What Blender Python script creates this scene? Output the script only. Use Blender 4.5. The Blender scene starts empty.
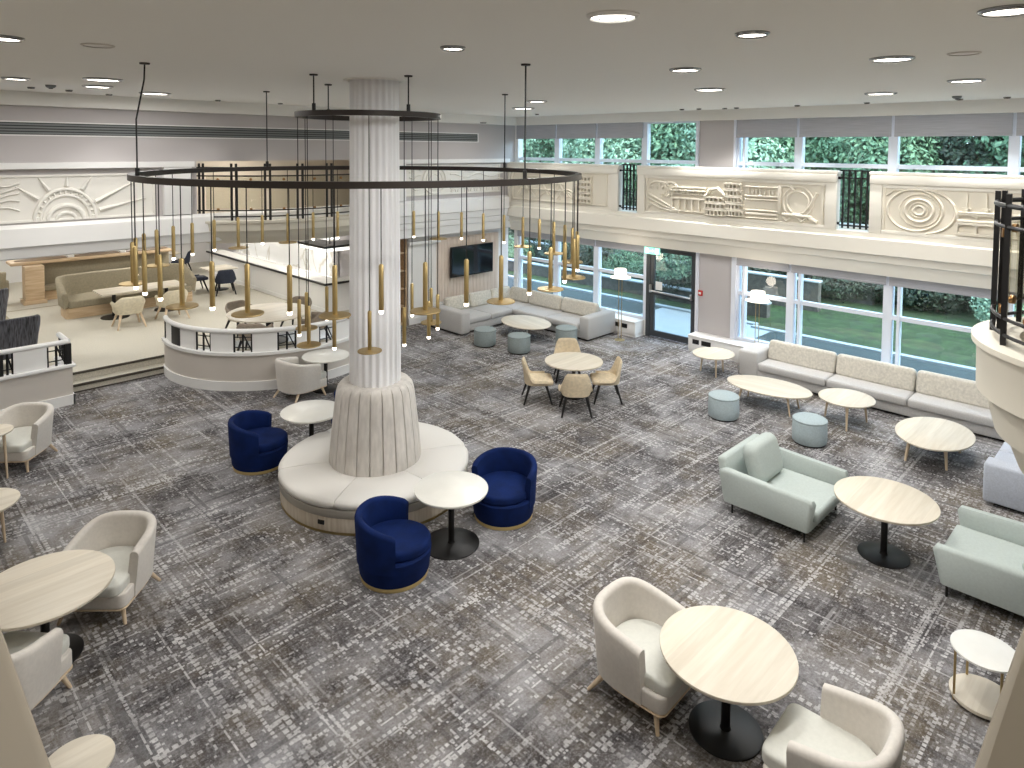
import bpy, bmesh, math, random
from mathutils import Vector, Matrix
PI = math.pi
R = math.radians
C = bpy.context.scene.collection
rnd = random.Random(7)

# ------------------------------------------------------------------ mesh builder
def rrect(w, d, r, n=4):
    r = min(r, w/2-1e-4, d/2-1e-4)
    out = []
    for cx, cy, a0 in ((w/2-r, d/2-r, 0), (-w/2+r, d/2-r, PI/2), (-w/2+r, -d/2+r, PI), (w/2-r, -d/2+r, 1.5*PI)):
        for i in range(n+1):
            a = a0 + i*PI/2/n
            out.append((cx+r*math.cos(a), cy+r*math.sin(a)))
    return out

def ell(a, b, n=40):
    return [(a*math.cos(2*PI*i/n), b*math.sin(2*PI*i/n)) for i in range(n)]

class G:
    def __init__(self):
        self.v = []; self.f = []
    def pts(self, P, M=None):
        k = len(self.v)
        for p in P:
            p = Vector(p)
            self.v.append(tuple(M @ p) if M else tuple(p))
        return k
    def loft(self, rings, closed=True, cap=True, loop=False, M=None):
        n = len(rings[0]); ks = [self.pts(r, M) for r in rings]
        m = len(ks)
        for j in range(m if loop else m-1):
            a, b = ks[j], ks[(j+1) % m]
            for i in range(n if closed else n-1):
                i2 = (i+1) % n
                self.f.append((a+i, a+i2, b+i2, b+i))
        if cap and not loop:
            self.f.append(tuple(ks[0]+i for i in range(n))[::-1])
            self.f.append(tuple(ks[-1]+i for i in range(n)))
        return self
    def box(self, c, s, b=0.0, M=None):
        T = Matrix.Translation(c)
        if M: T = M @ T
        if b > 0:
            return self.slab(rrect(s[0], s[1], b), -s[2]/2, s[2]/2, b, 2, T)
        x, y, z = s[0]/2, s[1]/2, s[2]/2
        return self.loft([[(-x, -y, h), (x, -y, h), (x, y, h), (-x, y, h)] for h in (-z, z)], M=T)
    def span(self, x0, x1, y0, y1, z0, z1, b=0.0):
        return self.box(((x0+x1)/2, (y0+y1)/2, (z0+z1)/2), (abs(x1-x0), abs(y1-y0), abs(z1-z0)), b)
    def slab(self, poly, z0, z1, r=0.01, n=3, M=None, rb=None, dome=0.0):
        # solid from a counter-clockwise outline, edges rounded by r (top) and rb (bottom)
        rb = r if rb is None else rb
        N = len(poly); nor = []
        for i in range(N):
            p, q = Vector(poly[i-1]), Vector(poly[(i+1) % N])
            t = (q-p); t = t.normalized() if t.length > 1e-9 else Vector((1, 0))
            nor.append((t.y, -t.x))
        def ring(ins, z):
            return [(poly[i][0]-nor[i][0]*ins, poly[i][1]-nor[i][1]*ins, z) for i in range(N)]
        rings = []
        if rb > 0:
            for i in range(n+1):
                a = PI/2*i/n
                rings.append(ring(rb*(1-math.sin(a)), z0+rb*(1-math.cos(a))))
        else:
            rings.append(ring(0, z0))
        if r > 0:
            for i in range(n+1):
                a = PI/2*i/n
                rings.append(ring(r*(1-math.cos(a)), z1-r*(1-math.sin(a))))
        else:
            rings.append(ring(0, z1))
        if dome:
            cx = sum(p[0] for p in poly)/N; cy = sum(p[1] for p in poly)/N
            last = rings[-1]
            for k in (.7, .35, .05):
                rings.append([(cx+(p[0]-cx)*k, cy+(p[1]-cy)*k, z1+dome*(1-k*k)) for p in last])
        return self.loft(rings, M=M)
    def lathe(self, prof, n=32, a0=0, a1=2*PI, M=None, mod=None, cap=True):
        full = abs(a1-a0-2*PI) < 1e-6
        rings = []
        for (r, z) in prof:
            ring = []
            for i in range(n if full else n+1):
                a = a0+(a1-a0)*i/n
                rr = r*(mod(a, z) if mod else 1)
                ring.append((rr*math.cos(a), rr*math.sin(a), z))
            rings.append(ring)
        return self.loft(rings, closed=full, cap=cap and full, M=M)
    def arc_wall(self, r0, r1, z0, z1, a0, a1, n=32, M=None, c=(0, 0)):
        rings = []
        for i in range(n+1):
            a = a0+(a1-a0)*i/n
            rings.append([(c[0]+r*math.cos(a), c[1]+r*math.sin(a), z) for r, z in ((r0, z0), (r1, z0), (r1, z1), (r0, z1))])
        return self.loft(rings, M=M)
    def cyl(self, p0, p1, r0, r1=None, n=12, M=None):
        return self.tube([p0, p1], [r0, r0 if r1 is None else r1], n, M=M)
    def tube(self, path, r, n=8, loop=False, M=None):
        P = [Vector(p) for p in path]; m = len(P)
        rs = r if isinstance(r, (list, tuple)) else [r]*m
        rings = []; u = None
        for i in range(m):
            if loop: t = P[(i+1) % m]-P[i-1]
            else: t = P[min(i+1, m-1)]-P[max(i-1, 0)]
            t.normalize()
            if u is None:
                u = t.cross(Vector((0, 0, 1)))
                if u.length < 1e-3: u = Vector((1, 0, 0))
            u = (u-t*u.dot(t)).normalized()
            w = t.cross(u)
            rings.append([P[i]+(u*math.cos(2*PI*k/n)+w*math.sin(2*PI*k/n))*rs[i] for k in range(n)])
        return self.loft(rings, loop=loop, M=M)
    def build(self, name, mat, parent=None, sharp=40, recalc=True):
        me = bpy.data.meshes.new(name)
        me.from_pydata(self.v, [], self.f)
        if recalc:
            bm = bmesh.new(); bm.from_mesh(me)
            bmesh.ops.recalc_face_normals(bm, faces=bm.faces)
            bm.to_mesh(me); bm.free()
        me.polygons.foreach_set('use_smooth', [True]*len(me.polygons))
        me.set_sharp_from_angle(angle=R(sharp))
        me.materials.append(mat)
        o = bpy.data.objects.new(name, me); C.objects.link(o)
        if parent: o.parent = parent
        return o

def tag(o, label, cat, group=None):
    o['label'] = label; o['category'] = cat
    if group: o['group'] = group
    return o
def thing(name, label, cat, loc=(0, 0, 0), rz=0, group=None):
    o = bpy.data.objects.new(name, None); C.objects.link(o)
    o.empty_display_size = .1
    o.location = loc; o.rotation_euler = (0, 0, rz)
    return tag(o, label, cat, group)
def struct(name, g, mat, parent=None, sharp=40):
    o = g.build(name, mat, parent, sharp)
    if parent is None: o['kind'] = 'structure'
    return o
def dup(root, loc, rz, label, group=None):
    def cp(o, parent):
        c = o.copy(); C.objects.link(c)
        if parent: c.parent = parent
        for ch in list(o.children): cp(ch, c)
        return c
    r = cp(root, None)
    r.location = loc; r.rotation_euler = (0, 0, rz); r['label'] = label
    if group: r['group'] = group
    return r
def face(deg):           # heading of a thing whose front is its local +Y
    return R(deg-90)

# ------------------------------------------------------------------ materials
def lin(c):
    return tuple(((x/255)/12.92 if x/255 <= .04045 else ((x/255+.055)/1.055)**2.4) for x in c)+(1,)
def newmat(name):
    m = bpy.data.materials.new(name); m.use_nodes = True
    nt = m.node_tree; return m, nt, nt.nodes['Principled BSDF']
def mat(name, c, rough=.6, metal=0, var=0, vs=8, bump=0, bs=200, stretch=None, spec=.5, sheen=0, emit=None, es=0):
    m, nt, b = newmat(name)
    N, L = nt.nodes, nt.links
    b.inputs['Base Color'].default_value = lin(c)
    b.inputs['Roughness'].default_value = rough
    b.inputs['Metallic'].default_value = metal
    b.inputs['Specular IOR Level'].default_value = spec
    if sheen: b.inputs['Sheen Weight'].default_value = sheen
    if emit:
        b.inputs['Emission Color'].default_value = lin(emit); b.inputs['Emission Strength'].default_value = es
    if var or bump:
        tc = N.new('ShaderNodeTexCoord'); mp = N.new('ShaderNodeMapping')
        L.new(tc.outputs['Object'], mp.inputs['Vector'])
        if stretch: mp.inputs['Scale'].default_value = stretch
    if var:
        nz = N.new('ShaderNodeTexNoise'); nz.inputs['Scale'].default_value = vs; nz.inputs['Detail'].default_value = 6
        L.new(mp.outputs[0], nz.inputs['Vector'])
        cr = N.new('ShaderNodeValToRGB')
        lo = tuple(max(0, x*(1-var)) for x in c); hi = tuple(min(255, x*(1+var)) for x in c)
        cr.color_ramp.elements[0].position = .3; cr.color_ramp.elements[1].position = .7
        cr.color_ramp.elements[0].color = lin(lo); cr.color_ramp.elements[1].color = lin(hi)
        L.new(nz.outputs['Fac'], cr.inputs[0]); L.new(cr.outputs[0], b.inputs['Base Color'])
    if bump:
        n2 = N.new('ShaderNodeTexNoise'); n2.inputs['Scale'].default_value = bs; n2.inputs['Detail'].default_value = 3
        L.new(mp.outputs[0], n2.inputs['Vector'])
        bp = N.new('ShaderNodeBump'); bp.inputs['Strength'].default_value = bump; bp.inputs['Distance'].default_value = .004
        L.new(n2.outputs['Fac'], bp.inputs['Height']); L.new(bp.outputs[0], b.inputs['Normal'])
    return m

def carpet_mat():
    m, nt, b = newmat('lounge_carpet'); N, L = nt.nodes, nt.links
    b.inputs['Roughness'].default_value = .95; b.inputs['Specular IOR Level'].default_value = .15
    tc = N.new('ShaderNodeTexCoord'); P = tc.outputs['Object']
    def M(op, a, bb=None, c=None):
        n = N.new('ShaderNodeMath'); n.operation = op
        for i, x in enumerate((a, bb, c)):
            if x is None: continue
            if isinstance(x, (int, float)): n.inputs[i].default_value = x
            else: L.new(x, n.inputs[i])
        return n.outputs[0]
    def noise(scale, detail=3, st=(1, 1, 1), off=(0, 0, 0), rough=.5):
        mp = N.new('ShaderNodeMapping'); mp.inputs['Scale'].default_value = st; mp.inputs['Location'].default_value = off
        L.new(P, mp.inputs['Vector'])
        n = N.new('ShaderNodeTexNoise'); n.inputs['Scale'].default_value = scale; n.inputs['Detail'].default_value = detail
        n.inputs['Roughness'].default_value = rough
        L.new(mp.outputs[0], n.inputs['Vector']); return n.outputs['Fac']
    def white(x, y, seed):
        cb = N.new('ShaderNodeCombineXYZ')
        for i, q in enumerate((x, y, seed)):
            if isinstance(q, (int, float)): cb.inputs[i].default_value = q
            else: L.new(q, cb.inputs[i])
        w = N.new('ShaderNodeTexWhiteNoise'); w.noise_dimensions = '3D'
        L.new(cb.outputs[0], w.inputs['Vector']); return w.outputs['Value']
    sp = N.new('ShaderNodeSeparateXYZ'); L.new(P, sp.inputs[0])
    X, Y = sp.outputs[0], sp.outputs[1]
    def ramp(v, lo, hi):
        n = N.new('ShaderNodeMapRange'); n.clamp = True
        n.inputs['From Min'].default_value = lo; n.inputs['From Max'].default_value = hi
        L.new(v, n.inputs['Value']); return n.outputs[0]
    def mixc(f, a, bb):
        n = N.new('ShaderNodeMix'); n.data_type = 'RGBA'
        if isinstance(f, float): n.inputs[0].default_value = f
        else: L.new(f, n.inputs[0])
        for s, x in ((6, a), (7, bb)):
            if isinstance(x, tuple): n.inputs[s].default_value = x
            else: L.new(x, n.inputs[s])
        return n.outputs[2]
    # worn cloudy ground
    big = noise(.5, 4, off=(3, 1, 0)); mid = noise(2.6, 5, rough=.65); fine = noise(34, 4, st=(1, 1, 1), rough=.85)
    fx = noise(9, 3, st=(.35, 3.2, 1), rough=.7); fy = noise(9, 3, st=(3.2, .35, 1), rough=.7)
    base = mixc(ramp(mid, .36, .62), lin(CARPET[0]), lin(CARPET[1]))
    base = mixc(M('MULTIPLY', ramp(noise(.8, 5, off=(9, 4, 2), rough=.6), .45, .62), .68), base, lin(CARPET[2]))
    base = mixc(M('MULTIPLY', ramp(noise(.95, 6, off=(31, 14, 2), rough=.68), .46, .68), .8), base, lin(CARPET[3]))
    base = mixc(M('MULTIPLY', ramp(M('MULTIPLY', fx, fy), .24, .4), .5), base, lin(CARPET[4]))
    base = mixc(M('MULTIPLY', ramp(fine, .50, .72), .62), base, lin(CARPET[5]))
    base = mixc(M('MULTIPLY', ramp(fine, .48, .25), .55), base, lin((40, 38, 40)))
    # woven flecks in rows that run along both walls
    def rows(q, o, seed, pitch, cell, keep, fillq=.36, fillo=.33):
        # dashes strung along lines of constant q
        iq = M('FLOOR', M('DIVIDE', q, pitch)); io = M('FLOOR', M('DIVIDE', o, cell))
        uq = M('ABSOLUTE', M('SUBTRACT', M('FRACT', M('DIVIDE', q, pitch)), .5)); uo = M('ABSOLUTE', M('SUBTRACT', M('FRACT', M('DIVIDE', o, cell)), .5))
        on = M('GREATER_THAN', white(iq, 0, seed+.3), keep)
        seg = M('GREATER_THAN', white(iq, M('FLOOR', M('DIVIDE', o, 1.3)), seed+.6), .30)
        gap = M('GREATER_THAN', white(iq, io, seed), .18)
        br = M('ADD', .55, M('MULTIPLY', white(iq, io, seed+.9), .45))
        box = M('MULTIPLY', M('LESS_THAN', uq, fillq), M('LESS_THAN', uo, fillo))
        return M('MULTIPLY', M('MULTIPLY', M('MULTIPLY', on, seg), M('MULTIPLY', gap, box)), br)
    def flecks(cell, seed, dens, gx, gy):
        cx = M('DIVIDE', X, cell*gx); cy = M('DIVIDE', Y, cell*gy)
        ix, iy = M('FLOOR', cx), M('FLOOR', cy)
        inx = M('LESS_THAN', M('ABSOLUTE', M('SUBTRACT', M('FRACT', cx), .5)), .33)
        iny = M('LESS_THAN', M('ABSOLUTE', M('SUBTRACT', M('FRACT', cy), .5)), .33)
        area = ramp(noise(1.5, 3, off=(seed*7, seed*3, 0)), .3, .62)
        hit = M('LESS_THAN', white(ix, iy, seed), M('MULTIPLY', area, dens))
        return M('MULTIPLY', M('MULTIPLY', inx, iny), M('MULTIPLY', hit, .8))
    parts = [rows(X, Y, 1.5, .066, .072, .90), rows(Y, X, 2.5, .066, .075, .89), rows(X, Y, 3.5, .046, .050, .91), rows(Y, X, 4.5, .046, .056, .90),
             rows(Y, X, 6.5, .03, .16, .95, .3, .42), rows(X, Y, 7.5, .03, .16, .96, .3, .42),
             flecks(.058, 11.5, .08, 1, 1), flecks(.052, 12.5, .05, 1.7, .6), flecks(.052, 13.5, .05, .6, 1.7), flecks(.034, 14.5, .12, 1, 1)]
    allf = parts[0]
    for q in parts[1:]: allf = M('MAXIMUM', allf, q)
    tone = M('MULTIPLY', ramp(noise(2.2, 3, off=(5, 5, 5)), .2, .62), ramp(noise(40, 2), .15, .5))
    # thin woven stripes
    def stripe(q, other, seed, cell):
        iq = M('FLOOR', M('DIVIDE', q, cell))
        on = M('GREATER_THAN', white(iq, 0, seed), .86)
        io = M('FLOOR', M('DIVIDE', other, .9))
        seg = M('GREATER_THAN', white(iq, io, seed+9), .45)
        return M('MULTIPLY', on, seg)
    stp = M('MAXIMUM', stripe(X, Y, 21.5, .022), stripe(Y, X, 22.5, .022))
    dk = M('MAXIMUM', stripe(X, Y, 31.5, .05), stripe(Y, X, 32.5, .05))
    base = mixc(M('MULTIPLY', dk, .35), base, lin((46, 44, 47)))
    base = mixc(M('MULTIPLY', M('MULTIPLY', stp, ramp(noise(2.2, 2, off=(8, 1, 3)), .5, .66)), .5), base, lin((176, 174, 174)))
    base = mixc(M('MULTIPLY', M('MULTIPLY', allf, .68), tone), base, lin(CARPET[6]))
    L.new(base, b.inputs['Base Color'])
    bp = N.new('ShaderNodeBump'); bp.inputs['Strength'].default_value = .4; bp.inputs['Distance'].default_value = .006
    L.new(noise(180, 2), bp.inputs['Height']); L.new(bp.outputs[0], b.inputs['Normal'])
    return m
CARPET = [(56, 52, 52), (99, 95, 94), (112, 101, 84), (168, 167, 170), (158, 157, 160), (178, 177, 180), (226, 224, 224)]

def wood_mat(name, c1, c2, rough=.45, axis=0, scale=3.0, board=0.0):
    m, nt, b = newmat(name); N, L = nt.nodes, nt.links
    b.inputs['Roughness'].default_value = rough
    tc = N.new('ShaderNodeTexCoord'); mp = N.new('ShaderNodeMapping')
    st = [7, 7, 7]; st[axis] = .55
    mp.inputs['Scale'].default_value = st
    L.new(tc.outputs['Object'], mp.inputs['Vector'])
    nz = N.new('ShaderNodeTexNoise'); nz.inputs['Scale'].default_value = scale; nz.inputs['Detail'].default_value = 7
    nz.inputs['Distortion'].default_value = .4
    L.new(mp.outputs[0], nz.inputs['Vector'])
    cr = N.new('ShaderNodeValToRGB')
    cr.color_ramp.elements[0].position = .32; cr.color_ramp.elements[1].position = .68
    cr.color_ramp.elements[0].color = lin(c2); cr.color_ramp.elements[1].color = lin(c1)
    L.new(nz.outputs['Fac'], cr.inputs[0])
    out = cr.outputs[0]
    if board:
        sp = N.new('ShaderNodeSeparateXYZ'); L.new(tc.outputs['Object'], sp.inputs[0])
        d = N.new('ShaderNodeMath'); d.operation = 'DIVIDE'; d.inputs[1].default_value = board
        L.new(sp.outputs[1 if axis == 0 else 0], d.inputs[0])
        fl = N.new('ShaderNodeMath'); fl.operation = 'FLOOR'; L.new(d.outputs[0], fl.inputs[0])
        w = N.new('ShaderNodeTexWhiteNoise'); w.noise_dimensions = '1D'; L.new(fl.outputs[0], w.inputs['W'])
        mr = N.new('ShaderNodeMapRange'); mr.inputs['To Min'].default_value = .86; mr.inputs['To Max'].default_value = 1.0
        L.new(w.outputs['Value'], mr.inputs['Value'])
        mx = N.new('ShaderNodeMix'); mx.data_type = 'RGBA'; mx.blend_type = 'MULTIPLY'; mx.inputs[0].default_value = 1
        L.new(out, mx.inputs[6]); L.new(mr.outputs[0], mx.inputs[7]); out = mx.outputs[2]
    L.new(out, b.inputs['Base Color'])
    return m

def glass_mat(name, tint, spec_rough=0.0, refl=1.0):
    m = bpy.data.materials.new(name); m.use_nodes = True
    nt = m.node_tree; N, L = nt.nodes, nt.links
    N.remove(N['Principled BSDF'])
    out = N['Material Output']
    tr = N.new('ShaderNodeBsdfTransparent'); tr.inputs[0].default_value = tint
    gl = N.new('ShaderNodeBsdfGlossy'); gl.inputs['Roughness'].default_value = spec_rough
    fr = N.new('ShaderNodeFresnel'); fr.inputs['IOR'].default_value = 1.5
    mu = N.new('ShaderNodeMath'); mu.operation = 'MULTIPLY'; mu.inputs[1].default_value = refl; mu.use_clamp = True
    mx = N.new('ShaderNodeMixShader')
    ge = N.new('ShaderNodeNewGeometry'); iv = N.new('ShaderNodeMath'); iv.operation = 'SUBTRACT'; iv.inputs[0].default_value = 1.0
    m2 = N.new('ShaderNodeMath'); m2.operation = 'MULTIPLY'
    L.new(ge.outputs['Backfacing'], iv.inputs[1]); L.new(fr.outputs[0], mu.inputs[0])
    L.new(mu.outputs[0], m2.inputs[0]); L.new(iv.outputs[0], m2.inputs[1]); L.new(m2.outputs[0], mx.inputs[0])
    L.new(tr.outputs[0], mx.inputs[1]); L.new(gl.outputs[0], mx.inputs[2])
    L.new(mx.outputs[0], out.inputs['Surface'])
    return m

def marble_mat():
    m, nt, b = newmat('white_marble'); N, L = nt.nodes, nt.links
    b.inputs['Roughness'].default_value = .2
    tc = N.new('ShaderNodeTexCoord')
    nz = N.new('ShaderNodeTexNoise'); nz.inputs['Scale'].default_value = .5; nz.inputs['Detail'].default_value = 6; nz.inputs['Distortion'].default_value = 1.6
    L.new(tc.outputs['Object'], nz.inputs['Vector'])
    cr = N.new('ShaderNodeValToRGB'); e = cr.color_ramp.elements
    e[0].position = .46; e[0].color = lin((240, 240, 238)); e[1].position = .54; e[1].color = lin((240, 240, 238))
    k = e.new(.5); k.color = lin((206, 200, 188))
    L.new(nz.outputs['Fac'], cr.inputs[0]); L.new(cr.outputs[0], b.inputs['Base Color'])
    return m

def leaf_mat(name, c1, c2):
    m, nt, b = newmat(name); N, L = nt.nodes, nt.links
    b.inputs['Roughness'].default_value = .6
    g = N.new('ShaderNodeTexCoord')
    nz = N.new('ShaderNodeTexNoise'); nz.inputs['Scale'].default_value = 5; nz.inputs['Detail'].default_value = 3
    L.new(g.outputs['Object'], nz.inputs['Vector'])
    cr = N.new('ShaderNodeValToRGB'); cr.color_ramp.elements[0].position = .35; cr.color_ramp.elements[1].position = .65
    cr.color_ramp.elements[0].color = lin(c1); cr.color_ramp.elements[1].color = lin(c2)
    L.new(nz.outputs['Fac'], cr.inputs[0]); L.new(cr.outputs[0], b.inputs['Base Color'])
    return m

MT = {
 'carpet': carpet_mat(),
 'tan_carpet': mat('tan_carpet', (194, 189, 176), .95, var=.08, vs=40, bump=.4, bs=300),
 'stair_dark': mat('dark_stair_nosing', (70, 64, 56), .7),
 'ceiling': mat('ceiling_paint', (240, 238, 233), .9),
 'mauve': mat('mauve_wall_paint', (192, 187, 187), .9),
 'white': mat('white_wall_paint', (236, 235, 233), .75),
 'cream': mat('cream_plaster', (230, 225, 214), .75),
 'relief': mat('carved_plaster', (224, 217, 202), .85, bump=.5, bs=60),
 'relief_white': mat('white_carved_plaster', (232, 229, 222), .85, bump=.5, bs=60),
 'beige': mat('beige_panel_paint', (206, 198, 186), .8),
 'greige': mat('greige_wall_paint', (208, 201, 193), .8),
 'frame': mat('white_window_frame', (226, 230, 240), .4),
 'blind': mat('grey_blind_fabric', (178, 178, 184), .9, var=.05, vs=2, stretch=(1, 1, 40)),
 'dark_frame': mat('dark_door_frame', (62, 66, 70), .4),
 'steel': mat('brushed_steel', (190, 190, 192), .3, 1),
 'black': mat('black_metal', (24, 23, 23), .45, .2),
 'iron': mat('black_iron', (30, 29, 29), .5, .3),
 'ring': mat('dark_bronze', (52, 46, 43), .45, .5),
 'brass': mat('brushed_brass', (184, 162, 114), .42, 1, var=.06, vs=4),
 'brass_ring': mat('pale_brass_ring', (214, 190, 132), .38, .55),
 'brass_disc': mat('brass_disc', (180, 158, 114), .45, 1),
 'glow': mat('lit_lamp_tip', (255, 250, 240), .5, emit=(255, 240, 220), es=5),
 'lamp': mat('lit_diffuser', (255, 255, 255), .5, emit=(255, 248, 236), es=6),
 'shade': mat('lit_lampshade', (255, 250, 240), .7, emit=(255, 240, 220), es=1.0),
 'chrome': mat('chrome_trim', (150, 150, 150), .25, 1),
 'oak': wood_mat('pale_oak', (228, 219, 202), (216, 205, 186), .45, 0, 2.6, .16),
 'oak_leg': wood_mat('oak_leg', (224, 204, 176), (206, 182, 152), .5, 2),
 'oak_panel': wood_mat('washed_oak_panel', (214, 190, 158), (190, 162, 128), .55, 0),
 'ash': wood_mat('ash_base', (228, 218, 202), (208, 195, 176), .6, 2),
 'slat': wood_mat('pale_slatted_wood', (236, 224, 212), (222, 206, 192), .6, 2),
 'white_top': mat('white_stone_top', (228, 226, 219), .22, var=.02, vs=3),
 'tub': mat('greige_chair_fabric', (213, 207, 199), .9, var=.02, vs=30, bump=.5, bs=350, sheen=.2),
 'tub_seat': mat('pale_seat_fabric', (212, 212, 204), .9, var=.015, vs=30, bump=.4, bs=350, sheen=.2),
 'blue': mat('blue_velvet', (15, 35, 84), .85, var=.12, vs=5, bump=.3, bs=300, spec=.15),
 'sage': mat('sage_fabric', (184, 193, 189), .9, var=.02, vs=40, bump=.5, bs=350),
 'grey_sofa': mat('light_grey_sofa_fabric', (186, 184, 182), .92, var=.04, vs=50, bump=.5, bs=320),
 'back_cushion': mat('mottled_beige_fabric', (198, 193, 182), .92, var=.07, vs=22, bump=.5, bs=320),
 'blue_grey': mat('blue_grey_fabric', (190, 196, 208), .92, var=.04, vs=50, bump=.5, bs=320),
  'pouf_grey': mat('grey_green_fabric', (142, 152, 152), .9, var=.04, vs=40, bump=.5, bs=300),
 'pouf': mat('duck_egg_fabric', (172, 186, 190), .9, var=.04, vs=40, bump=.5, bs=300),
 'plinth': mat('dark_plinth', (40, 38, 38), .7),
 'tan': mat('tan_chair_fabric', (214, 198, 170), .85, var=.05, vs=20, bump=.4, bs=320),
 'olive': mat('olive_beige_fabric', (152, 143, 122), .9, var=.05, vs=20, bump=.4, bs=300),
 'beige_chair': mat('oatmeal_fabric', (206, 196, 172), .9, var=.05, vs=20, bump=.4, bs=300),
 'navy': mat('slate_navy_fabric', (44, 50, 66), .85, var=.06, vs=20, bump=.3, bs=300),
 'taupe': mat('taupe_fabric', (150, 138, 124), .9, var=.05, vs=20),
 'charcoal': mat('charcoal_striped_fabric', (78, 78, 84), .9, var=.45, vs=26, stretch=(1.6, 1.6, .12), bump=.4, bs=300),
 'bench_seat': mat('white_leather', (226, 223, 218), .55, bump=.15, bs=120),
 'bench_shade': mat('shaded_bench_side', (176, 171, 162), .7),
 'channel': mat('channelled_linen', (206, 201, 195), .85, var=.05, vs=18, bump=.15, bs=250, stretch=(1, 1, .25)),
 'column': mat('white_column_paint', (238, 238, 240), .6),
 'marble': marble_mat(),
 'barlight': mat('lit_marble', (250, 250, 248), .4, emit=(255, 252, 246), es=1.1),
 'screen': mat('dark_tv_screen', (10, 12, 24), .08, spec=.6),
 'socket': mat('black_socket', (18, 18, 18), .4),
 'red': mat('red_plastic', (190, 40, 36), .4),
 'paper': mat('white_paper', (240, 240, 238), .8),
 'exit': mat('lit_exit_green', (150, 214, 196), .5, emit=(150, 224, 205), es=.9),
 'exit_white': mat('lit_exit_white', (240, 250, 246), .5, emit=(240, 255, 250), es=1.3),
 'grass': mat('lawn_grass', (40, 58, 27), .95, var=.3, vs=3, bump=.6, bs=60),
 'patio': mat('patio_paving', (52, 62, 62), .85, var=.08, vs=5),
 'kerb': mat('pale_kerb', (158, 166, 172), .8),
 'stone': mat('garden_wall_stone', (84, 82, 78), .9, var=.15, vs=6, bump=.6, bs=20),
 'bark': mat('tree_bark', (86, 72, 58), .9, var=.2, vs=8, bump=.6, bs=30),
 'leaf_dark': leaf_mat('dark_leaves', (28, 38, 28), (66, 80, 60)),
 'leaf_mid': leaf_mat('green_leaves', (58, 88, 62), (112, 142, 108)),
 'leaf_pale': leaf_mat('pale_leaves', (92, 128, 106), (156, 182, 154)),
 'glass': glass_mat('window_glass', (.86, .95, .95, 1), 0, 1.9),
 'bal_glass': glass_mat('balustrade_glass', (.88, .88, .84, 1), .02, .7),
 'rim': mat('cream_balcony_paint', (208, 202, 188), .6),
 'coping': mat('painted_coping', (178, 166, 146), .6),
 'vent': mat('grey_vent_slat', (120, 124, 124), .6),
 'vent_dark': mat('vent_shadow_gap', (46, 48, 48), .8),
 'wood_dark': wood_mat('dark_oak_cap', (134, 110, 84), (104, 84, 62), .5, 0),
 'charcoal_stone': mat('black_counter_stone', (34, 34, 36), .3),
 'amber': mat('amber_rosette', (150, 112, 70), .4, .6),
}

# ------------------------------------------------------------------ camera
cam_d = bpy.data.cameras.new('camera'); cam = bpy.data.objects.new('camera', cam_d); C.objects.link(cam)
yaw, pit, rol = 0.781897185, 0.0501876984, 0.00698131701
F = Vector((math.cos(yaw)*math.cos(pit), math.sin(yaw)*math.cos(pit), -math.sin(pit)))
Rv = F.cross(Vector((0, 0, 1))).normalized(); Uv = Rv.cross(F)
c_, s_ = math.cos(rol), math.sin(rol)
Rv, Uv = Rv*c_+Uv*s_, Uv*c_-Rv*s_
M = Matrix((Rv, Uv, -F)).transposed().to_4x4(); M.translation = (0, 0, 5.2)
cam.matrix_world = M
cam_d.sensor_width = 36; cam_d.lens = 24; cam_d.shift_y = -(384-182.43)/1024
cam_d.clip_start = .05; cam_d.clip_end = 200
bpy.context.scene.camera = cam

# ------------------------------------------------------------------ room shell
ZC = 6.2                      # ceiling
struct('floor', G().span(-4, 16.3, -4, 16.42, -.2, 0), MT['carpet'])
struct('floor_terrace', G().span(-4, 16.1, 16.72, 29.2, -.2, .35).arc_wall(0.01, 2.36, -.2, .349, R(163), R(330), 40, c=(7.72, 15.95)), MT['tan_carpet'])
st = struct('trim_1', G().span(3.4, 5.55, 16.42, 16.75, 0, .175), MT['tan_carpet'])
struct('stair_nosing', G().span(3.4, 5.55, 16.40, 16.44, .13, .178).span(3.4, 5.55, 16.70, 16.735, .305, .353).span(3.4, 5.55, 16.405, 16.42, 0, .03), MT['stair_dark'], st)
struct('ceiling', G().span(-4, 16.3, -4, 15.95, ZC, ZC+.2), MT['ceiling'])
struct('ceiling_terrace', G().span(-4, 16.3, 15.95, 29.3, 3.02, 3.2), MT['ceiling'])
struct('trim_2', G().span(15.8, 16.3, -4, 15.95, 5.94, ZC).span(-4, 15.8, 15.5, 15.95, 5.94, ZC), MT['ceiling'])
# wall over the terrace, with the balcony opening
wl = G().span(-4, 5.85, 15.75, 15.95, 3.02, 5.96).span(11.15, 16.3, 15.75, 15.95, 2.6, 5.96)
wl.span(5.85, 11.15, 15.75, 15.95, 4.86, 5.96).span(5.85, 11.15, 15.75, 15.95, 3.02, 3.45)
struct('wall_left', wl, MT['mauve'])
struct('wall_gallery', G().span(4.5, 12.6, 18.6, 18.7, 3.2, 6.2).span(4.5, 4.6, 15.95, 18.6, 3.2, 6.2).span(12.5, 12.6, 15.95, 18.6, 3.2, 6.2).span(4.6, 12.5, 15.95, 18.6, 5.3, 5.4), MT['beige'])
struct('wall_terrace', G().span(-4.2, 16.3, 29.2, 29.4, -.2, 3.1).span(-4.2, -4, 16.4, 29.4, -.2, 3.1).span(16.1, 16.3, 16.4, 29.4, -.2, 3.1), MT['white'])
struct('wall_back', G().span(-4.2, -4, -4.2, 16.4, -.2, ZC), MT['mauve'])
struct('wall_side', G().span(-4.2, 16.3, -4.2, -4, -.2, ZC), MT['mauve'])
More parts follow.
